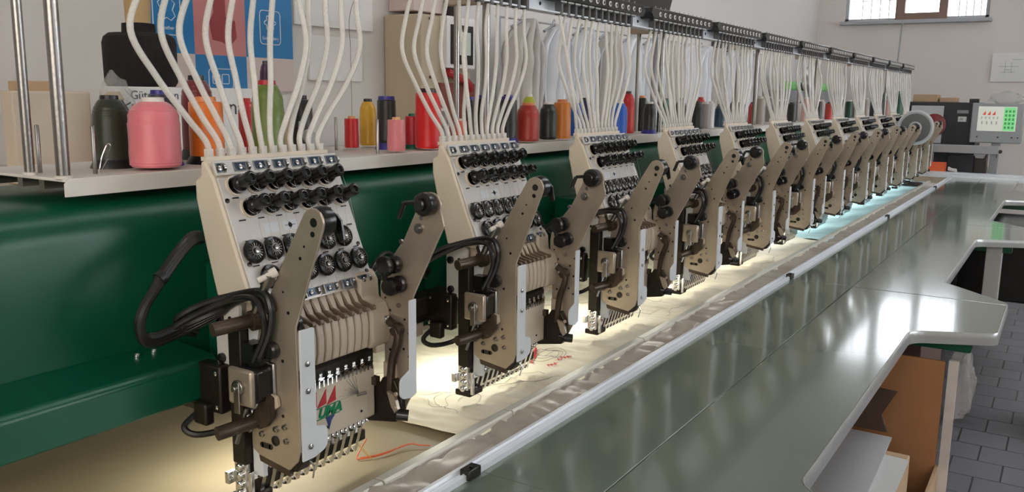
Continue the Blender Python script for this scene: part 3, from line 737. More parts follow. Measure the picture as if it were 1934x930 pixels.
# clear tubes
rng = random.Random(11)
for k in range(12):
    for i in range(12):
        xb = HX+.014+.0180*i+.5*k; xt = .70+.0325*i+.5*k
        j = .8*sin(i*1.7+k*2.3)+rng.uniform(-.8, .8); j2 = rng.uniform(-1, 1)
        bulge = -.050*(1-i/12)+.014*j if rng.random() > .15 else .03*j2
        lean = -.008-.028*(1-i/16)
        pts = [(xb, .936, 1.217), (xb-.003, .937, 1.235), (xb*.74+(xt+bulge)*.26-.004, .942+.004*j, 1.268), (xb*.34+(xt+bulge)*.66, .950+.006*j, 1.315),
               (xt+bulge*.92, .958+.008*j, 1.370), (xt+bulge*.45, .965+.006*j, 1.425), (xt, .966, 1.480)]
        nn = 7 if k < 4 else 4
        m = MB().tube(smooth_path(pts, nn), .0042 if k == 0 else .0038, n=8 if k < 4 else 6)
        o = m.obj('thread_tube', tubem, None, (xb, .936, 1.22), ang=80)
        tag(o, '%s clear thread tube from the left above the %s head' % (ON[i], HN[k]), 'tube', 'clear tubes above the %s head' % HN[k])

# ------------------------------------------------------------------ thread cones on the shelf
def cone_of_thread(x, y, r, h, col, cap, label, base=None, kind='king', z=SZ, capr=.5):
    t = thing('thread_cone', (x, y, z), label, 'thread cone', 'thread cones on the shelf')
    key = 'thread_%d_%d_%d' % tuple(int(c*99) for c in col)
    tm = MATS.get(key) or thread_material(key, col)
    b0 = .004
    if base:
        MB().lathe([(r*1.22, 0), (r*1.20, .002), (r*1.0, h*.12), (r*.8, h*.14)], n=28).obj('cone_foot', pm(base), t); b0 = h*.10
    if kind == 'king':
        prof = [(r*.90, b0), (r*.985, b0+h*.03), (r, h*.12), (r*.99, h*.60), (r*.96, h*.74), (r*.88, h*.82), (r*.70, h*.90), (r*capr*1.15, h*.935), (r*capr, h*.94)]
    else:
        prof = [(r*.95, b0), (r, b0+h*.04), (r*.985, h*.5), (r*.96, h*.90), (r*.90, h*.925), (r*capr, h*.93)]
    # slight winding ripple
    fine = []
    for a, b in zip(prof, prof[1:]):
        for q in range(4):
            t_ = q/4; fine.append((a[0]+(b[0]-a[0])*t_+random.uniform(-.02, .014)*r, a[1]+(b[1]-a[1])*t_))
    fine.append(prof[-1])
    MB().lathe(fine, n=32).obj('thread_winding', tm, t)
    MB().lathe([(r*capr*.98, h*.90), (r*capr, h*.93), (r*capr*.95, h*.995), (r*capr*.8, h), (r*capr*.35, h), (r*capr*.3, h*.97)], n=24).obj('cone_cap', pm(cap), t)
    return t
PM = {}
def pm(c):
    if c not in PM: PM[c] = mat('plastic_%d_%d_%d' % tuple(int(v*100) for v in c), c, .4)
    return PM[c]
BLK = (.012, .012, .014); NAVY = (.03, .025, .22); WH = (.75, .72, .66)
CONES = [
 (.763, 1.078, .0350, .100, (.78, .20, .24), WH, 'large pink satin thread cone at the near end of the shelf', None, 'king', .45),
 (.742, 1.146, .0250, .102, (.022, .028, .014), BLK, 'dark olive-black thread cone with black cap, left of the large pink cone', BLK, 'king', .5),
 (.812, 1.130, .0240, .110, (.02, .018, .025), NAVY, 'black thread cone with violet cap standing behind the large pink cone', NAVY, 'king', .55),
 (.878, 1.112, .0262, .101, (.90, .20, .015), (.8, .3, .1), 'bright orange thread cone under the tubes of the nearest head', BLK, 'cyl', .6),
 (.925, 1.192, .0255, .134, (.16, .008, .01), BLK, 'tall dark red thread cone behind the orange cone', BLK, 'king', .5),
 (1.000, 1.112, .0262, .128, (.13, .20, .022), (.55, .02, .03), 'tall olive green thread cone with red cap', None, 'king', .55),
 (1.045, 1.215, .0150, .098, (.55, .02, .02), (.5, .02, .02), 'red thread cone partly hidden behind the olive green cone', None, 'king', .5),
 (1.112, 1.150, .0190, .104, (.012, .014, .012), BLK, 'plain black thread cone right of the olive green cone', None, 'cyl', .5),
 (1.273, 1.182, .0142, .065, (.62, .015, .015), (.8, .35, .12), 'short red spool leaning by a pin, left of the yellow cone', None, 'cyl', .5),
 (1.352, 1.210, .0175, .098, (.72, .40, .03), BLK, 'yellow thread cone with black cap', None, 'king', .5),
 (1.328, 1.140, .0195, .104, (.018, .020, .014), NAVY, 'black thread cone with violet cap and violet foot beside the yellow cone', NAVY, 'cyl', .85),
 (1.262, 1.060, .0172, .066, (.80, .24, .26), (.8, .45, .2), 'short pink spool in front of the violet-footed cone', None, 'cyl', .45),
 (1.378, 1.116, .0150, .070, (.55, .012, .03), (.0, .12, .06), 'small crimson spool with green cap beside the big red cone', (.0, .12, .06), 'cyl', .5),
 (1.366, 1.066, .0262, .120, (.72, .008, .008), (.05, .01, .01), 'big bright red thread cone left of the second head', None, 'cyl', .62),
 (1.490, 1.130, .0180, .080, (.30, .26, .28), WH, 'grey-lilac spool behind the tubes of the second head', None, 'cyl', .5),
 (1.470, 1.062, .0130, .060, (.75, .15, .10), WH, 'small coral spool in front of the grey-lilac spool', None, 'cyl', .5),
 (1.590, 1.125, .0170, .104, BLK, NAVY, 'black cone with violet cap right behind the second head', None, 'king', .6),
 (1.690, 1.160, .0185, .108, (.014, .014, .016), NAVY, 'black cone with violet cap, rear of the pair beside the brick red cone', None, 'cyl', .8),
 (1.675, 1.078, .0205, .106, (.016, .016, .014), NAVY, 'black cone with violet cap and violet foot left of the brick red cone', NAVY, 'cyl', .8),
 (1.735, 1.062, .0270, .092, (.40, .025, .012), (.75, .22, .08), 'brick red thread cone with orange ring', None, 'king', .55),
 (1.770, 1.140, .0190, .110, BLK, NAVY, 'dark cone with violet cap behind the brick red cone', None, 'king', .6),
 (1.838, 1.068, .0215, .094, (.014, .014, .014), WH, 'black thread cone with white cap right of the brick red cone', None, 'king', .55),
 (1.890, 1.155, .0180, .112, (.45, .50, .03), WH, 'acid yellow thread cone behind the black white-capped cone', None, 'king', .5),
 (1.900, 1.064, .0218, .100, (.62, .19, .02), (.6, .2, .05), 'amber orange thread cone left of the third head', None, 'cyl', .6),
 (2.070, 1.120, .0200, .096, (.02, .11, .45), WH, 'medium blue thread cone behind the tubes of the third head', None, 'king', .55),
 (2.065, 1.062, .0130, .070, WH, WH, 'small white spool in front of the medium blue cone', None, 'king', .5),
 (2.160, 1.140, .0200, .104, (.015, .02, .09), BLK, 'navy thread cone behind the bright blue cone', None, 'king', .55),
 (2.226, 1.066, .0235, .096, (.01, .10, .55), WH, 'bright blue thread cone with white cap right of the third head', None, 'king', .55),
 (2.320, 1.085, .0215, .124, (.55, .015, .02), (.05, .0, .0), 'tall red thread cone right of the bright blue cone', None, 'king', .5),
 (2.405, 1.130, .0130, .100, (.75, .55, .48), WH, 'slim pale peach cone between the red and the black cones', None, 'cyl', .5),
 (2.440, 1.068, .0195, .094, (.02, .018, .015), WH, 'black cone with violet foot left of the fourth head', NAVY, 'king', .55),
 (2.500, 1.120, .0185, .112, (.015, .014, .014), (.8, .3, .1), 'black cone with orange cap behind the fourth head', None, 'king', .5),
 (2.620, 1.100, .0190, .105, (.01, .09, .04), (.0, .06, .03), 'dark green thread cone behind the tubes of the fourth head', None, 'king', .55),
 (2.690, 1.125, .0190, .105, (.02, .03, .12), BLK, 'dark navy thread cone right of the dark green cone', None, 'king', .55),
 (2.840, 1.070, .0215, .096, (.012, .018, .014), BLK, 'black-green thread cone right of the fourth head', None, 'king', .55),
 (2.880, 1.145, .0190, .106, (.012, .02, .016), (.0, .08, .05), 'black cone with green cap behind the grey cone', None, 'king', .55),
 (2.905, 1.066, .0190, .094, (.32, .31, .29), WH, 'grey thread cone right of the black-green cone', None, 'cyl', .6),
 (2.985, 1.075, .0130, .096, (.75, .72, .70), WH, 'slim white thread cone with a red neighbour', None, 'cyl', .6),
 (3.030, 1.130, .0190, .110, (.50, .03, .03), (.5, .03, .03), 'red thread cone behind the slim white cone', None, 'king', .5),
 (3.060, 1.066, .0200, .086, (.015, .05, .09), BLK, 'petrol blue thread cone left of the fifth head', None, 'king', .55),
]
far = [((.014, .014, .014), 'black'), ((.014, .014, .014), 'jet black'), ((.38, .34, .29), 'beige-grey'), ((.52, .04, .03), 'red'), ((.02, .02, .03), 'blue-black'), ((.34, .33, .32), 'grey'), ((.015, .015, .015), 'matt black'),
       ((.28, .02, .03), 'maroon'), ((.70, .42, .38), 'salmon'), ((.70, .68, .66), 'white'), ((.03, .03, .03), 'charcoal'), ((.14, .10, .09), 'dark brown'), ((.55, .05, .04), 'scarlet'), ((.60, .58, .56), 'pale grey'),
       ((.02, .02, .02), 'soot black'), ((.62, .38, .03), 'golden yellow'), ((.01, .06, .035), 'dark green'), ((.3, .3, .3), 'mid grey')]
FARN = ON+['thirteenth', 'fourteenth', 'fifteenth', 'sixteenth', 'seventeenth', 'eighteenth', 'nineteenth', 'twentieth', 'twenty-first', 'twenty-second', 'twenty-third', 'twenty-fourth', 'twenty-fifth', 'twenty-sixth', 'twenty-seventh']
x = 3.30
for i in range(27):
    c, nm = far[i % len(far)]
    CONES.append((x, 1.068+.065*(i % 2), .0205, .092+.012*((i*7) % 3), c, WH if i % 3 else BLK, '%s thread cone, %s far cone counted from the petrol blue one' % (nm, FARN[i]), None, 'king' if i % 2 else 'cyl', .55))
    x += .119
for c in CONES: cone_of_thread(c[0], c[1], c[2], c[3], c[4], c[5], c[6], c[7], c[8], capr=c[9])
m = MB().tube(smooth_path([(.674, 1.074, 1.192), (.676, 1.070, 1.21), (.684, 1.068, 1.228), (.688, 1.067, 1.226), (.684, 1.069, 1.21), (.678, 1.073, 1.196)]), .0007, n=5).obj('bent_wire', chrome, None, (.674, 1.074, 1.192))
tag(m, 'small loop of bent wire leaning on a shelf pin in front of the olive-black cone', 'wire')
m = MB().tube(smooth_path([(1.275, 1.182, 1.256), (1.276, 1.183, 1.30), (1.272, 1.18, 1.38), (1.277, 1.18, 1.46), (1.27, 1.10, 1.56)]), .0005, n=4).obj('loose_thread', mat('thin_brown_thread', (.25, .16, .12), .6), None, (1.275, 1.182, 1.256))
tag(m, 'thin loose thread running straight up from the short red spool', 'thread')
# lever with round end at the right of the nearest head
m = MB(); m.prism([(1.020, 1.192), (1.040, 1.192), (1.022, 1.232), (1.006, 1.232)], 'y', 1.000, 1.004); m.lathe([(.011, 0), (.011, .006)], (1.010, .996, 1.232), (0, 1, 0), n=18)
for v in m.v: pass
o = m.obj('bobbin_winder_arm', greyp, None, (1.02, 1.0, 1.192)); o.location.x -= .03
tag(o, 'small grey lever with a round end beside the nearest head', 'lever')

# ------------------------------------------------------------------ work table
ZT = .735
tongues = [(.575, 1.265), (2.30, 2.99), (4.025, 4.72), (5.755, 6.44)]
YE, YT, YS = .285, .100, .515
def outline(x0, x1, seam0, seam1):
    # front panel between seams: one half tongue at each side
    pts = [(seam0, YS), (seam0, YT), (x0, YT), (x0+.0, YE), (x1, YE), (x1, YT), (seam1, YT), (seam1, YS)]
    return pts
edgem = mat('grey_metal_edge', (.42, .43, .42), .28, .35, .02, 40)
seams = [-.70, 1.027, 2.7528, 4.4764, 6.20, 7.22]
tb = thing('work_table', (3, .5, FL), 'long glossy grey-green work table with rounded operator cut-outs and green frame', 'table')
for i in range(5):
    s0, s1 = seams[i]+.0006, seams[i+1]-.0006
    lab = ['nearest', 'second nearest', 'third nearest', 'second farthest', 'farthest'][i]
    if i == 0: pts = [(s0, YT), (s1, YT), (s1, YS), (s0, YS)]; rad = [0]*4; pts = [(s0, YE), (tongues[0][0], YE), (tongues[0][0]+.09, YT), (s1, YT), (s1, YS), (s0, YS)]; rad = [0, .06, .03, 0, 0, 0]
    elif i < 4:
        a = tongues[i-1][1]; b = tongues[i][0]
        pts = [(s0, YT), (a-.215, YT), (a, YE), (b, YE), (b+.09, YT), (s1, YT), (s1, YS), (s0, YS)]; rad = [0, .05, .05, .06, .03, 0, 0, 0]
    else:
        a = tongues[3][1]; pts = [(s0, YT), (a-.215, YT), (a, YE), (s1, YE), (s1, YS), (s0, YS)]; rad = [0, .05, .05, 0, 0, 0]
    ol = fillet(pts, rad, 9)
    t = tb; O = tb.location
    MB().prism(ol, 'z', ZT-.030, ZT).obj('front_panel', tablem, t, O, bevel=.003)
    # aluminium edge band along the operator side
    fr = [p for p in ol if p[1] < YS-.01]
    path = [Vector((p[0], p[1], 0)) for p in fr]; m = MB(); vs = []
    for q, p in enumerate(path):
        d = (path[min(q+1, len(path)-1)]-path[max(q-1, 0)]).normalized(); nn = Vector((d.y, -d.x, 0))
        for off, z in ((.0, ZT-.031), (.002, ZT-.030), (.0025, ZT-.015), (.002, ZT-.002), (0, ZT+.0008), (-.0015, ZT+.0006)): vs.append((p.x+nn.x*off, p.y+nn.y*off, z))
    fs = [(q*6+j, (q+1)*6+j, (q+1)*6+(j+1) % 6, q*6+(j+1) % 6) for q in range(len(path)-1) for j in range(6)]
    m.add(vs, fs).obj('edge_band', edgem, t, O, ang=60)
    b = MB().box(s0, s1, YS+.0006, .7045, ZT-.030, ZT).obj('rear_panel', tablem, t, O, bevel=.0008)
# frame rail, clips
rl_ = thing('frame_rail', (3.4, .71, .735), 'long white aluminium rail along the edge of the glossy table', 'rail')
O = rl_.location
MB().prism([(.700, .728), (.700, .744), (.705, .746), (.708, .742), (.714, .742), (.716, .748), (.722, .748), (.7235, .743), (.7235, .728)], 'x', -.3, 7.16).obj('rail_profile', alu, rl_, O)
for xx in (1.0, 2.7528, 4.4764, 6.20):
    m = MB(); m.box(xx-.015, xx+.015, .694, .712, .736, .752); m.lathe([(.003, 0), (.003, .003)], (xx, .702, .752), n=8); m.obj('rail_clip', dark, rl_, O, bevel=.002)
O = tb.location
for xx in (.72, 2.40, 4.13, 5.86):
    MB().box(xx, xx+.05, .155, .70, .672, .704).obj('cross_beam', green, tb, O, bevel=.004)
    MB().box(xx+.02, xx+.07, .60, .65, FL, .655).obj('leg', green, tb, O, bevel=.004)
MB().box(-.3, 7.1, .62, .68, .60, .655).obj('long_beam', green, tb, O, bevel=.004)
gl = MB().box(4.12, 4.20, .19, .25, .34, .704).obj('leg', mat('grey_paint', (.42, .41, .39), .5), tb, O, bevel=.003); gl['label'] = 'grey leg'
# bed under the cloths
bed = MB().box(-.4, 7.2, .7245, 1.352, .690, .7325).obj('machine_bed', boardm, None, (-.4, .72, .69), bevel=.002)
tag(bed, 'grey-brown flat machine bed board below the cloth, bare under the nearest head', 'machine bed')
m = MB(); 
for xx in (.2, 2.0, 3.8, 5.6): m.box(xx, xx+.1, .76, .86, FL, .69)
bl = m.obj('bed_leg', green, bed, (-.4, .72, .69))
m = MB(); m.box(6.9, 7.18, .40, .7, ZT+.001, ZT+.012)
# far end rails of the embroidery frame
fe = thing('frame_end_rail', (7.25, .3, .735), 'double white aluminium rail across the far end of the table', 'rail')
O = fe.location
MB().prism([(7.225, .72), (7.225, .752), (7.25, .757), (7.25, .72)], 'y', -.6, 1.0).obj('front_bar', alu, fe, O)
MB().prism([(7.265, .72), (7.265, .765), (7.30, .770), (7.30, .72)], 'y', -.6, 1.0).obj('rear_bar', alu, fe, O)
struct_leg = MB().box(7.22, 7.30, -.55, -.50, FL, .72); struct_leg.box(7.22, 7.30, .9, .95, FL, .72); struct_leg.obj('leg', greyp, fe, O)

# ------------------------------------------------------------------ cloths
def nz(x, y, z=0): return noise.noise(Vector((x, y, z)))
def rg(v): return .5-2.2*abs(v)
def wr(x, y, s): return .5*rg(nz(x*11+y*6+nz(x*2, y*3, s)*1.5, y*2.2, s+7))+.45*rg(nz(x*26-y*9+nz(x*4, y*3, s)*1.5, y*3.5, s+8))+.6*nz(x*17+y*5+nz(x*3, y*3, s)*2.2, y*3.2, s)+.75*nz(x*52+y*11, y*5, s+2)+.25*nz(x*4, y*30, s+5)
def cloth(name, xa, xb, ya, yb, m, label, amp, seed, nu, nv, cat='fabric', z=.7385, group=None):
    def fn(u, v):
        x = xa+(xb-xa)*u; y = ya+(yb-ya)*v
        wv = wr(x, y, seed)
        return (x, y, z+amp*(1.0+wv)*min(1, v*18+.15))
    o = MB().grid(fn, nu, nv).obj(name, m, None, (xa, ya, z), ang=180, solid=-.0012)
    return tag(o, label, cat, group)
f1 = cloth('fabric', 1.105, 3.55, .775, 1.345, cloth_material('cream_satin_fabric', (.76, .69, .52), (.66, .59, .43)), 'cream embroidery fabric with faint pencil outlines, stretched under the near heads', .0058, 1.0, 700, 50)
f2 = cloth('fabric', 3.552, 6.55, .775, 1.345, cloth_material('lamp_tinted_fabric', (.42, .66, .66), (.34, .58, .59)), 'pale fabric stretched under the far heads, bluish lamp tint put into its colour', .0058, 5.0, 700, 40)  # aqua base colour stands in for the teal tint of the lamps
cloth('fabric_edge', .80, 6.55, .7245, .785, mat('crinkled_film', (.40, .35, .295), .36, 0, .10, 40, .25, 9), 'crinkled grey-brown strip of backing between clamp bar and table rail', .008, 9.0, 420, 14, 'fabric', .7345)
# pencil outlines and red stitching
ink = mat('pencil_grey', (.16, .15, .14), .7); rng = random.Random(5)
def zc(x, y): return 0.7385+.0058*(1.0+wr(x, y, 1.0))*min(1, (y-.775)/.605*18+.15)+.0015
m = MB()
for i in range(34):
    cx = 1.15+rng.random()**1.3*1.9; cy = rng.uniform(.82, 1.12); a = rng.uniform(0, 6.28); pts = []
    for q in range(16):
        a += rng.uniform(-.75, .75); cx += cos(a)*.010; cy += sin(a)*.006; cy = max(.80, min(1.3, cy)); cx = max(1.12, cx)
        pts.append((cx, cy, zc(cx, cy)))
    m.tube(pts, .00032, n=4)
m.tube([(1.16+.3*q/20, 1.02-.22*q/20+.01*sin(q*.7), zc(1.16+.3*q/20, 1.02-.22*q/20)) for q in range(21)], .0003, n=4)
m.obj('pencil_outline', ink, f1, (1.105, .775, .7385))
m = MB()
for i in range(60):
    a = rng.uniform(-1, 1); r = rng.random()
    x = 1.545+.045*a; y = .930+.03*(r-.5)+.02*a
    m.tube([(x, y, zc(x, y)+.001), (x+.012, y+.008, zc(x+.012, y+.008)+.001)], .0009, n=4)
for q in range(7): x = 1.50+.014*q; m.tube([(x, .858, zc(x, .858)+.001), (x+.006, .866, zc(x, .866)+.001), (x+.010, .856, zc(x, .856)+.001)], .0009, n=4)
m.split('red_stitching', redm, f1, (1.105, .775, .7385))
m = MB()
for q in range(3):
    pts = [(1.575+.055*cos(t)*(1-.2*q), .905+.035*sin(t)*(1-.2*q)) for t in [k_*.3 for k_ in range(22)]]
    m.tube([(x, y, zc(x, y)+.0005) for x, y in pts], .0004, n=4)
m.obj('stitched_outline', ink, f1, (1.105, .775, .7385))
# clamp bar: long grey-white sections
for i, (a, b) in enumerate(((.30, .892), (.896, 1.236), (1.24, 1.80), (1.804, 2.80), (2.804, 3.80), (3.804, 4.80), (4.804, 5.80), (5.804, 6.60))):
    o = MB().prism([(.779, .7345), (.779, .7475), (.783, .7500), (.798, .7500), (.801, .7470), (.801, .7345)], 'x', a, b).obj('clamp_bar', mat('clamp_grey', (.55, .53, .46), .4, .2, .03, 60) if i == 0 else MATS['clamp_grey'], None, (a, .79, .7345), bevel=.0008)
    tag(o, 'grey clamp bar on the fabric edge, %s section from the near end' % ON[i], 'clamp bar', 'clamp bars along the fabric edge')
# orange thread scrap
m = MB()
m.tube(smooth_path([(.985, .895, .757), (.962, .893, .738), (.955, .885, .736), (.972, .872, .736), (1.00, .862, .7365), (1.03, .858, .738), (1.045, .850, .738), (1.05, .840, .7365), (1.06, .825, .736)]), .0011, n=6)
m.tube(smooth_path([(.957, .884, .737), (.98, .868, .738), (1.01, .858, .739), (1.036, .852, .740)]), .0011, n=6)
o = m.obj('thread_scrap', mat('orange_red_thread', (.62, .13, .05), .6), None, (.96, .88, .7325)); tag(o, 'orange-red scrap of thread lying on the bare board by the nearest head', 'thread')
m = MB().tube(smooth_path([(.946, .885, .77), (.955, .870, .752), (.962, .862, .737)]), .0005, n=4)
m.tube(smooth_path([(.940, .88, .775), (.952, .868, .75), (.970, .872, .737)]), .0005, n=4)
o = m.obj('thread_tail', mat('gold_thread', (.60, .35, .08), .5), None, (.96, .87, .7325)); tag(o, 'thin gold thread tails hanging from the last needle of the nearest head', 'thread')
o = MB().prism(fillet([(6.13, .80), (6.42, .80), (6.42, .90), (6.13, .90)], [.04]*4), 'z', .7475, .754).obj('dark_pad', dark, None, (6.13, .8, .7475)); tag(o, 'small black pad on the aqua-tinted fabric near the farthest heads', 'pad')

# ------------------------------------------------------------------ far end of the machine
wc = Vector((5.70, .7830, 1.136))
t = thing('sequin_reel', (5.70, .783, 1.03), 'large clear-rimmed reel with a grey disc on the arm of the second farthest head', 'reel')
O = t.location; ax = (-1, .12, 0)
MB().lathe([(.104, 0), (.104, .006), (.093, .008), (.093, .003)], wc, ax, n=48).obj('outer_rim', whitem, t, O)
MB().lathe([(.084, .003), (.084, .007), (.04, .009)], wc, ax, n=48).obj('wound_disc', mat('grey_sequin_winding', (.20, .20, .20), .3, .4), t, O)
MB().lathe([(.036, .006), (.036, .014), (.029, .015), (.029, .009)], wc, ax, n=32).obj('hub', whitem, t, O)
MB().lathe([(.018, .010), (.018, .018), (.006, .018), (.006, .012)], wc, ax, n=20).obj('spindle', steel, t, O)
MB().prism([(.790, 1.15), (.775, 1.15), (.745, 1.10), (.760, 1.09)], 'x', 5.704, 5.712).obj('arm', bronze, t, O)
def bx(name, x0, x1, y0, y1, z0, z1, m, label, cat, bevel=.004, group=None):
    o = MB().box(x0, x1, y0, y1, z0, z1).obj(name, m, None, ((x0+x1)/2, (y0+y1)/2, z0), bevel=bevel); return tag(o, label, cat, group)
# control cabinet
cab = thing('control_cabinet', (7.9, .95, FL), 'black electrical cabinet with pale panel and dark red disc beyond the table end', 'cabinet')
O = cab.location
MB().box(7.72, 8.15, .625, 1.12, FL, 1.285).obj('cabinet_body', mat('anthracite_paint', (.025, .027, .032), .45), cab, O, bevel=.006)
MB().box(7.70, 7.72, .865, 1.10, .96, 1.255).obj('pale_panel', mat('pale_grey_panel', (.55, .55, .56), .4), cab, O, bevel=.004)
MB().lathe([(.088, 0), (.088, .012), (.06, .018), (.02, .018)], (7.70, .925, 1.105), (-1, 0, 0), n=40).obj('red_disc', mat('dark_red_enamel', (.23, .012, .02), .35), cab, O)
MB().box(7.716, 7.72, .700, .760, 1.135, 1.175).obj('name_plate', whitep, cab, O)
MB().box(7.716, 7.72, .690, .770, 1.20, 1.225).obj('vent', greyp, cab, O)
text_mesh('CE', .02, 'plate_lettering', dark, cab, Vector((7.7155, .748, 1.148))-O, (pi/2, 0, -pi/2))
# monitor
mo = thing('control_terminal', (7.55, .49, .72), 'grey control terminal with a lit screen at the far right end of the machine', 'control terminal')
O = mo.location
MB().box(7.52, 7.60, .305, .650, .985, 1.283).obj('casing', greyp, mo, O, bevel=.008)
scr = MB().box(7.516, 7.52, .352, .606, 1.075, 1.258).obj('screen', mat('pale_screen', (.5, .5, .45), .3, emit=(.50, .52, .44), estr=.6), mo, O)
MB().box(7.5145, 7.516, .357, .435, 1.08, 1.253).obj('green_menu', mat('green_menu_glow', (.1, .5, .15), .3, emit=(.20, .52, .22), estr=.7), scr, O)
m = MB()
for i in range(3): y = .565-.032*i; m.prism([(y+.012, 1.195), (y-.010, 1.195), (y-.010, 1.225)], 'x', 7.5145, 7.516)
m.split('sail_icon', mat('red_icon_glow', (.5, .05, .03), .4, emit=(.55, .06, .03), estr=.5), scr, O)
m = MB()
for i in range(5): m.box(7.5148, 7.516, .575-.026*i, .583-.026*i, 1.165, 1.182)
for i in range(4): m.box(7.5148, 7.516, .570-.032*i, .580-.032*i, 1.125, 1.148)
m.split('screen_marks', mat('pale_icon', (.35, .35, .36), .4, emit=(.3, .3, .3), estr=.4), scr, O)
m = MB()
for i in range(5):
    for j in range(3): m.box(7.5138, 7.5145, .365+.024*j, .379+.024*j, 1.095+.03*i, 1.112+.03*i)
m.split('menu_key', mat('dark_green_key', (.02, .2, .05), .4, emit=(.06, .30, .10), estr=.5), scr, O)
m = MB()
for y in (.60, .46, .37, .33): m.lathe([(.005, 0), (.005, .003)], (7.52, y, 1.03), (-1, 0, 0), n=10)
m.split('button', dark, mo, O)
MB().box(7.54, 7.59, .44, .50, FL, .99).obj('post', greyp, mo, O, bevel=.004)
bar = thing('swing_arm', (7.45, .68, .72), 'grey horizontal arm with a hanging chain below the control terminal', 'arm')
O = bar.location
MB().box(7.42, 7.50, .44, .93, .905, .965).obj('arm_beam', mat('mid_grey_paint', (.36, .35, .35), .5), bar, O, bevel=.004)
MB().prism([(.52, .905), (.60, .905), (.585, .872), (.535, .872)], 'x', 7.43, 7.49).obj('hinge', MATS['mid_grey_paint'], bar, O)
m = MB(); disc(m, 7.45, .43, .925, .014, .03, 1); m.cone((7.45, .445, .95), (7.44, .45, .88), .002, n=6); m.obj('end_knob', dark, bar, O)
m = MB().tube(smooth_path([(7.44, .512, .875), (7.44, .508, .84), (7.44, .500, .80), (7.44, .495, .765)]), .003, n=6); m.tube([(7.44, .45, .885), (7.44, .46, .83), (7.44, .485, .77)], .001, n=4)
m.obj('chain', steel, bar, O)
MB().box(7.44, 7.49, .88, .92, FL, .91).obj('post', MATS['mid_grey_paint'], bar, O)
# dark cupboards under the cabinet, boxes, orange bin
bx('low_cupboard', 7.55, 7.70, .52, .60, FL, .89, mat('dark_brown_board', (.05, .04, .035), .5), 'dark brown low cupboard behind the far table rail, under the swing arm', 'cupboard')
bx('low_cupboard', 7.55, 7.70, .61, .79, FL, .88, mat('black_board', (.02, .022, .03), .5), 'black low cupboard left of the dark brown one, under the swing arm', 'cupboard')
ob = thing('orange_bin', (7.4, .86, .735), 'bright orange open plastic bin standing at the far end of the table', 'bin'); O = ob.location
m = MB(); m.box(7.305, 7.31, .775, .945, .765, .832); m.box(7.405, 7.41, .775, .945, .765, .832); m.box(7.305, 7.41, .775, .780, .765, .832); m.box(7.305, 7.41, .940, .945, .765, .832); m.box(7.305, 7.41, .775, .945, .765, .770)
m.obj('bin_shell', orangem, ob, O, bevel=.002)
m = MB()
for y in (.79, .925): m.box(7.31, 7.32, y, y+.01, FL, .765); m.box(7.39, 7.40, y, y+.01, FL, .765)
m.obj('leg', whitem, ob, O)
o = MB().prism([(.70, .765), (.76, .775), (.76, .80), (.74, .79), (.705, .785)], 'x', 7.36, 7.42).obj('white_holder', whitep, None, (7.39, .73, .765)); tag(o, 'crumpled white paper holder right of the orange bin', 'paper')
m = MB(); m.box(7.40, 7.41, .70, .705, FL, .78); m.obj('stem', whitem, o, (7.39, .73, .765))
bx('cardboard_box', 7.80, 8.0, .93, 1.11, 1.285, 1.345, cardb, 'larger brown cardboard box lying on the black electrical cabinet', 'box')
bx('cardboard_box', 7.80, 7.98, .79, .915, 1.285, 1.322, cardb, 'small flat brown cardboard box lying on the black electrical cabinet', 'box')
bx('small_device', 7.80, 7.88, .632, .70, 1.285, 1.315, dark, 'small black and white device on the edge of the black cabinet', 'device')
def blob(name, c, r, m, label, cat, seed=0, sub=3, amp=.35, fr=9):
    bm = bmesh.new(); bmesh.ops.create_icosphere(bm, subdivisions=sub, radius=1)
    for v in bm.verts:
        n = v.co.normalized(); k = 1+amp*noise.noise(n*2.1+Vector((seed, seed, 0)))+amp*.5*noise.noise(n*fr*.6+Vector((0, seed, 3)))
        v.co = Vector((n.x*r[0]*k, n.y*r[1]*k, n.z*r[2]*k))
        if v.co.z < -r[2]*.7: v.co.z = -r[2]*.7
    me = bpy.data.meshes.new(name); bm.to_mesh(me); bm.free(); me.materials.append(m); me.shade_smooth()
    o = bpy.data.objects.new(name, me); COL.objects.link(o); o.location = (c[0], c[1], c[2]+r[2]*.7); return tag(o, label, cat)
plast = mat('thin_clear_plastic', (.60, .60, .58), .15, 0, .5, 30, alpha=.30)
wplast = mat('white_plastic_bag', (.78, .78, .79), .25, 0, .5, 25)
blob('plastic_bag', (7.56, .43, 1.283), (.04, .11, .05), plast, 'crumpled clear plastic bag on top of the control terminal', 'bag', 2)
bx('wall_note', 8.985, 8.995, .40, .66, 1.47, 1.72, whitep, 'pale paper note with a faint drawing on the far wall', 'note', 0)
note = COL.objects[-1] if False else [o for o in COL.objects if o.name.startswith('wall_note')][0]
m = MB()
for (a, b, c, d) in ((.45, .60, 1.60, 1.603), (.50, .503, 1.54, 1.64), (.55, .553, 1.54, 1.64), (.47, .58, 1.55, 1.553), (.42, .50, 1.66, 1.663), (.5, .55, 1.57, 1.574)): m.box(8.983, 8.985, a, b, c, d)
m.obj('drawing', greyp, note, note.location)
# window rod
o = MB().cone((8.88, 1.41, 2.02), (8.80, 1.435, .9), .007, n=8).obj('window_rod', greyp, None, (8.88, 1.41, .9)); tag(o, 'thin dark rod hanging down from the middle sash of the far window', 'rod')
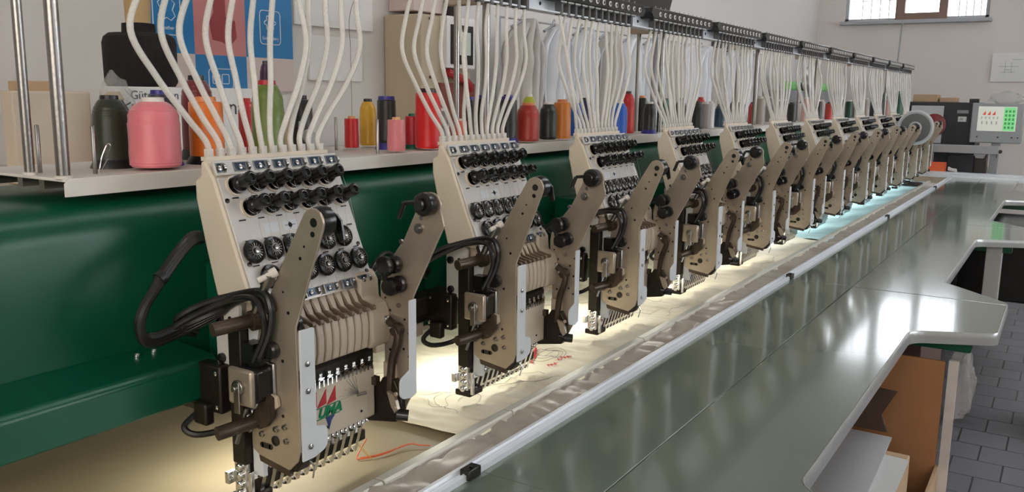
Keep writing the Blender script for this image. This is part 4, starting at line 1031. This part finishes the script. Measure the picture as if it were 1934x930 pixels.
# tall green cones behind the last heads, lime strips
for i, (x, y, r, h) in enumerate(((6.75, 1.13, .035, .18), (6.83, 1.065, .035, .17))):
    cone_of_thread(x, y, r, h, (.02, .10, .06), (.02, .09, .06), 'tall dark green cone at the far end of the shelf, %s of the two' % ('rear' if i == 0 else 'front'), None, 'king', SZ, .4)
for i, (xa, xb) in enumerate(((7.0, 7.5), (7.6, 8.2))):
    bx('fabric_roll', xa, xb, 1.86, 1.96, 1.36, 1.43, mat('lime_fabric', (.25, .62, .22), .6) if i == 0 else MATS['lime_fabric'], '%s lime green folded fabric on the back rack near the corner' % ('nearer' if i == 0 else 'farther'), 'fabric', .02)
bx('storage_rack', 6.6, 8.4, 1.80, 2.10, FL, 1.36, mat('grey_rack', (.30, .30, .31), .6), 'grey storage rack against the back wall near the far corner', 'rack')

# ------------------------------------------------------------------ back wall area
bt = thing('back_counter', (2.0, 1.9, FL), 'beige counter along the back wall behind the thread shelf', 'counter'); O = bt.location
MB().box(-1.0, 6.5, 1.55, 2.19, 1.085, 1.115).obj('counter_top', mat('beige_counter_top', (.50, .44, .37), .5, 0, .03, 20), bt, O, bevel=.004)
MB().box(-.98, 6.48, 1.60, 2.19, FL, 1.085).obj('counter_body', beige, bt, O)
CZ_ = 1.1155
bx('cardboard_sheet', .90, 1.06, 1.70, 1.74, CZ_, 1.295, mat('pale_cardboard', (.62, .52, .41), .8, 0, .05, 20, .08, 5), 'pale cardboard carton standing at the left end of the counter', 'box')
bx('cardboard_box', .99, 1.06, 1.80, 1.88, CZ_, 1.315, cardb, 'small brown box top showing behind the pale carton', 'box', .002)
g = thing('thread_carton', (1.21, 1.75, CZ_), 'white carton with small black lettering behind the large pink cone', 'carton'); O = g.location
MB().box(1.145, 1.285, 1.70, 1.80, CZ_, 1.306).obj('carton_body', whitep, g, O, bevel=.002)
text_mesh('Gütermann', .026, 'brand_lettering', dark, g, Vector((1.150, 1.6995, 1.280))-O, (pi/2, 0, 0))
MB().box(1.152, 1.170, 1.6992, 1.70, 1.262, 1.270).obj('black_mark', dark, g, O); MB().box(1.185, 1.225, 1.6992, 1.70, 1.262, 1.270).obj('red_mark', redm, g, O)
NX = 1.408
g = thing('thread_carton', (1.38, 1.75, CZ_), 'plain white carton with large black letters behind the orange and olive cones', 'carton'); O = g.location
MB().box(1.30, 1.49, 1.70, 1.82, CZ_, 1.306).obj('carton_body', whitep, g, O, bevel=.002)
text_mesh('nai', .052, 'brand_lettering', dark, g, Vector((NX, 1.6995, 1.245))-O, (pi/2, 0, 0))
# clear bag with a printed strip, wooden knob
bagc = Vector((1.13, 1.66, CZ_))
o = blob('plastic_bag', (1.090, 1.66, CZ_), (.045, .03, .125), plast, 'clear plastic bag with printed label left of the white lettered carton', 'bag', 5, 4, .18, 14)
text_mesh('TEX', .03, 'bag_print', dark, o, (-.005, -.036, .02), (pi/2, radians(-75), 0))
o = MB().lathe([(.02, 0), (.024, .03), (.014, .05), (.02, .07), (.012, .085)], (1.085, 1.66, CZ_+.095), n=20)
o.lathe([(.03, 0), (.03, .095)], (1.085, 1.66, CZ_), n=20)
o = o.obj('wooden_spool', mat('yellowed_wood', (.50, .38, .20), .6), None, (1.085, 1.66, CZ_)); tag(o, 'yellowed wooden spool standing behind the olive-black cone', 'spool')
t = thing('yarn_cone', (1.235, 1.78, 1.307), 'very large black yarn cone with a tan paper core on the white carton', 'yarn cone'); O = t.location
MB().lathe([(.071, 0), (.077, .01), (.078, .095), (.074, .108), (.064, .116), (.036, .118), (.035, .138), (.02, .140)], (1.235, 1.78, 1.307), n=36).obj('yarn_winding', mat('black_yarn', (.012, .010, .010), .9, 0, .4, 80), t, O)
MB().lathe([(.026, .13), (.032, .30), (.026, .30)], (1.235, 1.78, 1.307), n=28).obj('paper_core', mat('tan_paper', (.50, .34, .16), .7), t, O)
# small spools on the counter behind
t = cone_of_thread(1.545, 1.72, .016, .13, (.05, .015, .05), (.05, .05, .07), 'dark plum spool on the counter behind the olive green cone', None, 'king', CZ_+.13, .5)
bx('small_carton', 1.50, 1.60, 1.68, 1.78, CZ_, CZ_+.13, cardb, 'small brown carton under the dark plum spool', 'box')

# poster on the back wall
ps = thing('wall_poster', (1.8, 2.195, 1.30), 'blue and pink checkered sewing poster on the back wall', 'poster'); O = ps.location
yP = 2.190
pb = mat('poster_blue', (.015, .20, .48), .45); pp = mat('poster_pink', (.62, .24, .24), .45); pw = mat('poster_pale', (.66, .55, .50), .5); pr = mat('poster_dark_rose', (.36, .06, .07), .5)
MB().box(1.50, 2.085, yP, 2.199, 1.30, 2.05).obj('backing', pw, ps, O)
tiles = [(1.50, 1.70, 1.405, 1.60, pb), (1.70, 1.89, 1.405, 1.60, pp), (1.89, 2.085, 1.405, 1.60, pb), (1.50, 1.70, 1.30, 1.405, pw), (1.70, 1.89, 1.30, 1.405, pb), (1.89, 2.085, 1.30, 1.405, pw),
         (1.50, 1.70, 1.60, 1.80, pp), (1.70, 1.89, 1.60, 1.80, pb), (1.89, 2.085, 1.60, 1.80, pw)]
for (a, b, c, d, mm) in tiles: MB().box(a, b, yP-.001, yP, c, d).obj('poster_tile', mm, ps, O)
wi = mat('white_print', (.75, .78, .82), .5)
def ring_line(pts, r=.0016):
    m = MB(); m.tube([(p[0], yP-.0015, p[1]) for p in pts+[pts[0], pts[1]]], r, n=4); return m
def rr(cx, cz, w_, h_, r=.012): return [(p[0], p[1]) for p in fillet([(cx-w_, cz-h_), (cx+w_, cz-h_), (cx+w_, cz+h_), (cx-w_, cz+h_)], [r]*4)]
fl_ = [(1.99+(.020+.004*cos(6*a))*cos(a), 1.515+(.020+.004*cos(6*a))*sin(a)) for a in [2*pi*i/48 for i in range(48)]]
m = ring_line(rr(1.99, 1.50, .042, .052)); m2 = ring_line(fl_); m3 = ring_line([(1.99+.008*cos(2*pi*i/16), 1.515+.008*sin(2*pi*i/16)) for i in range(16)])
for q in (m2, m3): m.add(q.v, q.f)
m.obj('embroidery_icon', wi, ps, O)
hd = [(1.61+x_*.028, 1.525+z_*.030) for x_, z_ in ((-.5, 1), (0, .75), (.5, 1), (1, .6), (.7, 0), (1, -.6), (.5, -1), (0, -.75), (-.5, -1), (-1, -.6), (-.7, 0), (-1, .6))]
m = ring_line(rr(1.61, 1.51, .045, .055)); q = ring_line(hd); m.add(q.v, q.f); m.obj('leather_icon', wi, ps, O)
m = ring_line(rr(1.79, 1.335, .045, .030)); 
for dx in (-.018, .016): q = ring_line(rr(1.79+dx, 1.335, .013, .014, .004)); m.add(q.v, q.f)
m.obj('square_icon', wi, ps, O)
text_mesh('Embroidery', .014, 'icon_lettering', wi, ps, Vector((1.957, yP-.0015, 1.462))-O, (pi/2, 0, 0))
text_mesh('Leather', .014, 'icon_lettering', wi, ps, Vector((1.59, yP-.0015, 1.470))-O, (pi/2, 0, 0))
m = MB(); m.prism([(1.770, 1.60), (1.815, 1.60), (1.815, 1.52), (1.850, 1.51), (1.855, 1.46), (1.825, 1.43), (1.800, 1.445), (1.765, 1.45), (1.755, 1.50), (1.772, 1.53)], 'y', yP-.002, yP-.001)
m.obj('presser_foot_print', pr, ps, O)
# white board pieces on the wall right of the poster
bx('wall_sheet', 2.10, 2.48, 2.190, 2.198, 1.52, 2.1, whitep, 'plain white sheet on the wall right of the poster, upper one', 'sheet', 0)
bx('wall_sheet', 2.16, 2.42, 2.190, 2.198, 1.34, 1.49, whitep, 'plain white sheet on the wall right of the poster, lower one', 'sheet', 0)
# beige switch cabinet with meter
sc_ = thing('switch_cabinet', (2.75, 2.1, CZ_), 'beige switch cabinet with a small meter in front of the back wall', 'cabinet'); O = sc_.location
MB().box(2.55, 2.86, 2.02, 2.195, CZ_, 1.585).obj('cabinet_body', beige, sc_, O, bevel=.004)
MB().box(2.66, 2.84, 1.985, 2.02, 1.395, 1.585).obj('meter_frame', whitep, sc_, O, bevel=.003)
MB().box(2.68, 2.82, 1.980, 1.985, 1.41, 1.555).obj('meter_face', dark, sc_, O)
m = MB().box(2.695, 2.80, 1.977, 1.980, 1.445, 1.53)
m.obj('meter_glass', mat('pale_green_glass', (.62, .68, .60), .25), sc_, O)
m = MB().tube(smooth_path([(2.68, 2.0, 1.38), (2.74, 1.985, 1.36), (2.80, 1.99, 1.34), (2.83, 2.0, 1.32)]), .016, n=10); m.obj('red_cable', mat('red_rubber', (.40, .03, .03), .5), sc_, O)
m = MB().box(2.64, 2.86, 2.0, 2.02, CZ_, 1.34); m.obj('door', mat('rust_red_door', (.22, .05, .035), .5), sc_, O)
m = MB()
for y, z in ((2.60, 1.57), (2.60, 1.36)): m.lathe([(.006, 0), (.006, .004)], (y, 2.02, z), (0, -1, 0), n=10)
m.split('cabinet_screw', bronze, sc_, O)
bx('wall_box', 2.58, 2.80, 2.08, 2.198, 1.60, 1.80, mat('pinkish_white', (.62, .50, .46), .5), 'pinkish white box on the wall above the beige switch cabinet', 'box')
o = MB().box(2.765, 2.795, 2.05, 2.08, 1.586, 2.4).obj('cable_duct', dark, None, (2.78, 2.06, 1.586)); tag(o, 'black vertical cable duct above the meter', 'duct')
# garments in covers
gm = mat('white_garment_cover', (.80, .81, .84), .35, 0, .15, 30, .08, 6); gm2 = mat('greige_garment_cover', (.62, .58, .54), .45, 0, .15, 30, .08, 6)
rk = MB(); rk.cone((2.9, 1.93, 1.60), (6.4, 1.93, 1.60), .004, n=10)
for x in (2.92, 6.38): rk.cone((x, 1.93, CZ_), (x, 1.93, 1.60), .010, n=10)
o = rk.obj('clothes_rack', greyp, None, (2.9, 1.93, CZ_)); tag(o, 'grey clothes rack standing on the counter along the back wall', 'rack')
xs = 2.96
for i in range(13):
    wd = .25; cx = xs+.13; seed = i*3.3; hgt = .40+.03*((i*5) % 3)
    def fn(u, v, cx=cx, seed=seed, hgt=hgt):
        z = 1.575-hgt*v; wv = .125*(.35+.75*min(1, v*5)) if v < .2 else .125*(1.0+.06*v)
        x = cx+(u*2-1)*wv; y = 1.93-.045*(1 if u*0 == 0 else 0)+.030*sin(u*26+seed+v*1.5)+.014*noise.noise(Vector((u*6, v*5, seed)))+.03*abs(u*2-1)
        return (x, y, z+.03*(1-abs(u*2-1))*(1-min(1, v*5)))
    m = MB().grid(fn, 40, 14)
    t = thing('covered_garment', (cx, 1.93, 1.575-hgt), '%s plastic-covered garment, %s from the left on the rack' % ('greige' if i % 3 == 0 else 'white', (ON+['thirteenth'])[i]), 'garment', 'covered garments on the rack')
    O = t.location
    m.obj('cover', gm2 if i % 3 == 0 else gm, t, O, ang=180, solid=.004)
    h = MB().tube(smooth_path([(cx, 1.93, 1.595), (cx, 1.93, 1.610), (cx+.012, 1.93, 1.622), (cx+.016, 1.93, 1.612)]), .002, n=6); h.tube([(cx-.09, 1.92, 1.565), (cx, 1.92, 1.60), (cx+.09, 1.92, 1.565)], .006, n=8)
    h.obj('hanger', greyp, t, O)
    xs += .255
bx('wall_speaker', 6.05, 6.30, 2.08, 2.198, 1.62, 1.78, mat('dark_grey_case', (.10, .10, .11), .5), 'dark grey box mounted on the back wall beyond the garments', 'box')
blob('plastic_bag', (7.3, 1.80, 1.36), (.22, .05, .12), wplast, 'puffy white plastic bag on the storage rack', 'bag', 8)
# black panel high above the third head
o = MB().prism([(1.86, 1.528), (2.62, 1.528), (2.74, 1.75), (1.86, 1.75)], 'y', 1.10, 1.16).obj('overhead_panel', dark, None, (2.2, 1.13, 1.5355), bevel=.004); tag(o, 'black panel above the thread rail near the third head', 'panel')
o = MB().cone((2.88, 1.25, SZ), (2.88, 1.25, 2.6), .010, n=12).obj('tall_pole', greyp, None, (2.88, 1.25, SZ)); tag(o, 'tall grey pole rising above the thread rail, right of the black panel', 'pole')

# ------------------------------------------------------------------ under and beyond the table
cb = thing('large_carton', (2.0, .35, FL), 'tall open cardboard carton standing under the nearest table cut-out', 'carton'); O = cb.location
x0, x1, y0, y1, zt = 1.30, 2.36, .205, .58, .655
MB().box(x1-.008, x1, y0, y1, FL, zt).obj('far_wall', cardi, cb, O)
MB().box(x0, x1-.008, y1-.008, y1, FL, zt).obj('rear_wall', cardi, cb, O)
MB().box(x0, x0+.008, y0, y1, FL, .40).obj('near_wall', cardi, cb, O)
MB().box(x0, x1, y0-.008, y0, FL, .38).obj('front_wall', cardb, cb, O)
MB().box(x1-.012, x1+.002, y0-.030, y0-.008, FL, .66).obj('pale_flap', mat('pale_flap_board', (.60, .55, .50), .7, 0, .1, 30, .2, 12), cb, O)
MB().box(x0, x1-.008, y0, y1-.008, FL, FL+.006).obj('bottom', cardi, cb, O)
# papers
def sheet(name, pts, z, m, label):
    o = MB().prism(pts, 'z', z, z+.004).obj(name, m, None, (pts[0][0], pts[0][1], z)); return tag(o, label, 'paper')
gp = mat('grey_card', (.42, .42, .43), .6); gp2 = mat('light_grey_card', (.58, .58, .57), .6)
st = bx('board_stack', 1.32, 2.09, .235, .56, FL+.01, .494, cardb, 'stack of brown boards inside the tall carton', 'boards', .003)
sheet('paper_sheet', [(1.45, .225), (2.045, .232), (2.06, .40), (1.45, .40)], .495, gp2, 'lower pale grey sheet lying in the carton')
o = sheet('paper_sheet', [(1.40, .262), (1.82, .276), (2.155, .2855), (2.163, .545), (1.40, .545)], .500, gp, 'upper grey sheet lying in the carton')
o = MB().prism([(.300, .508), (.52, .508), (.52, .62), (.285, .612), (.315, .55)], 'x', 2.168, 2.180).obj('dark_folder', mat('dark_brown_folder', (.06, .035, .02), .6), None, (2.17, .4, .508)); tag(o, 'dark brown folder standing in the carton behind the sheets', 'folder')
bl2 = blob('plastic_bag', (2.42, .172, .50), (.035, .030, .105), plast, 'crumpled clear plastic bag hanging on the carton corner', 'bag', 4, 4, .5, 12)
bx('carton', 3.05, 3.70, .34, .60, FL, .62, mat('dark_brown_carton', (.10, .06, .045), .8), 'dark brown carton under the second table cut-out', 'box')
m = MB(); ol = fillet([(4.35, -.20), (4.75, -.20), (4.75, .02), (4.35, .02)], [.04]*4, 5); il = fillet([(4.36, -.19), (4.74, -.19), (4.74, .01), (4.36, .01)], [.03]*4, 5); n0 = len(ol)
m.add([(x, y, FL) for x, y in ol]+[(x, y, .55) for x, y in ol]+[(x, y, .55) for x, y in il]+[(x, y, FL+.01) for x, y in il],
      [(r*n0+q, r*n0+(q+1) % n0, (r+1)*n0+(q+1) % n0, (r+1)*n0+q) for r in range(3) for q in range(n0)]+[tuple(range(n0)), tuple(range(3*n0, 4*n0))])
o = m.obj('waste_bin', mat('dark_blue_plastic', (.010, .018, .045), .4), None, (4.55, -.09, FL)); tag(o, 'dark blue open bin standing beyond the second table tongue', 'bin')
MB().tube([(x, y, .55) for x, y in ol+[ol[0]]], .008, n=6).obj('rim', MATS['dark_blue_plastic'], o, (4.55, -.09, FL))
bx('black_case', 4.95, 5.75, .05, .42, .30, .66, dark, 'black case under the third table cut-out', 'case', .01)

# ------------------------------------------------------------------ put the floor at height zero
for o in list(COL.objects):
    if o.parent is None: o.location.z += .2
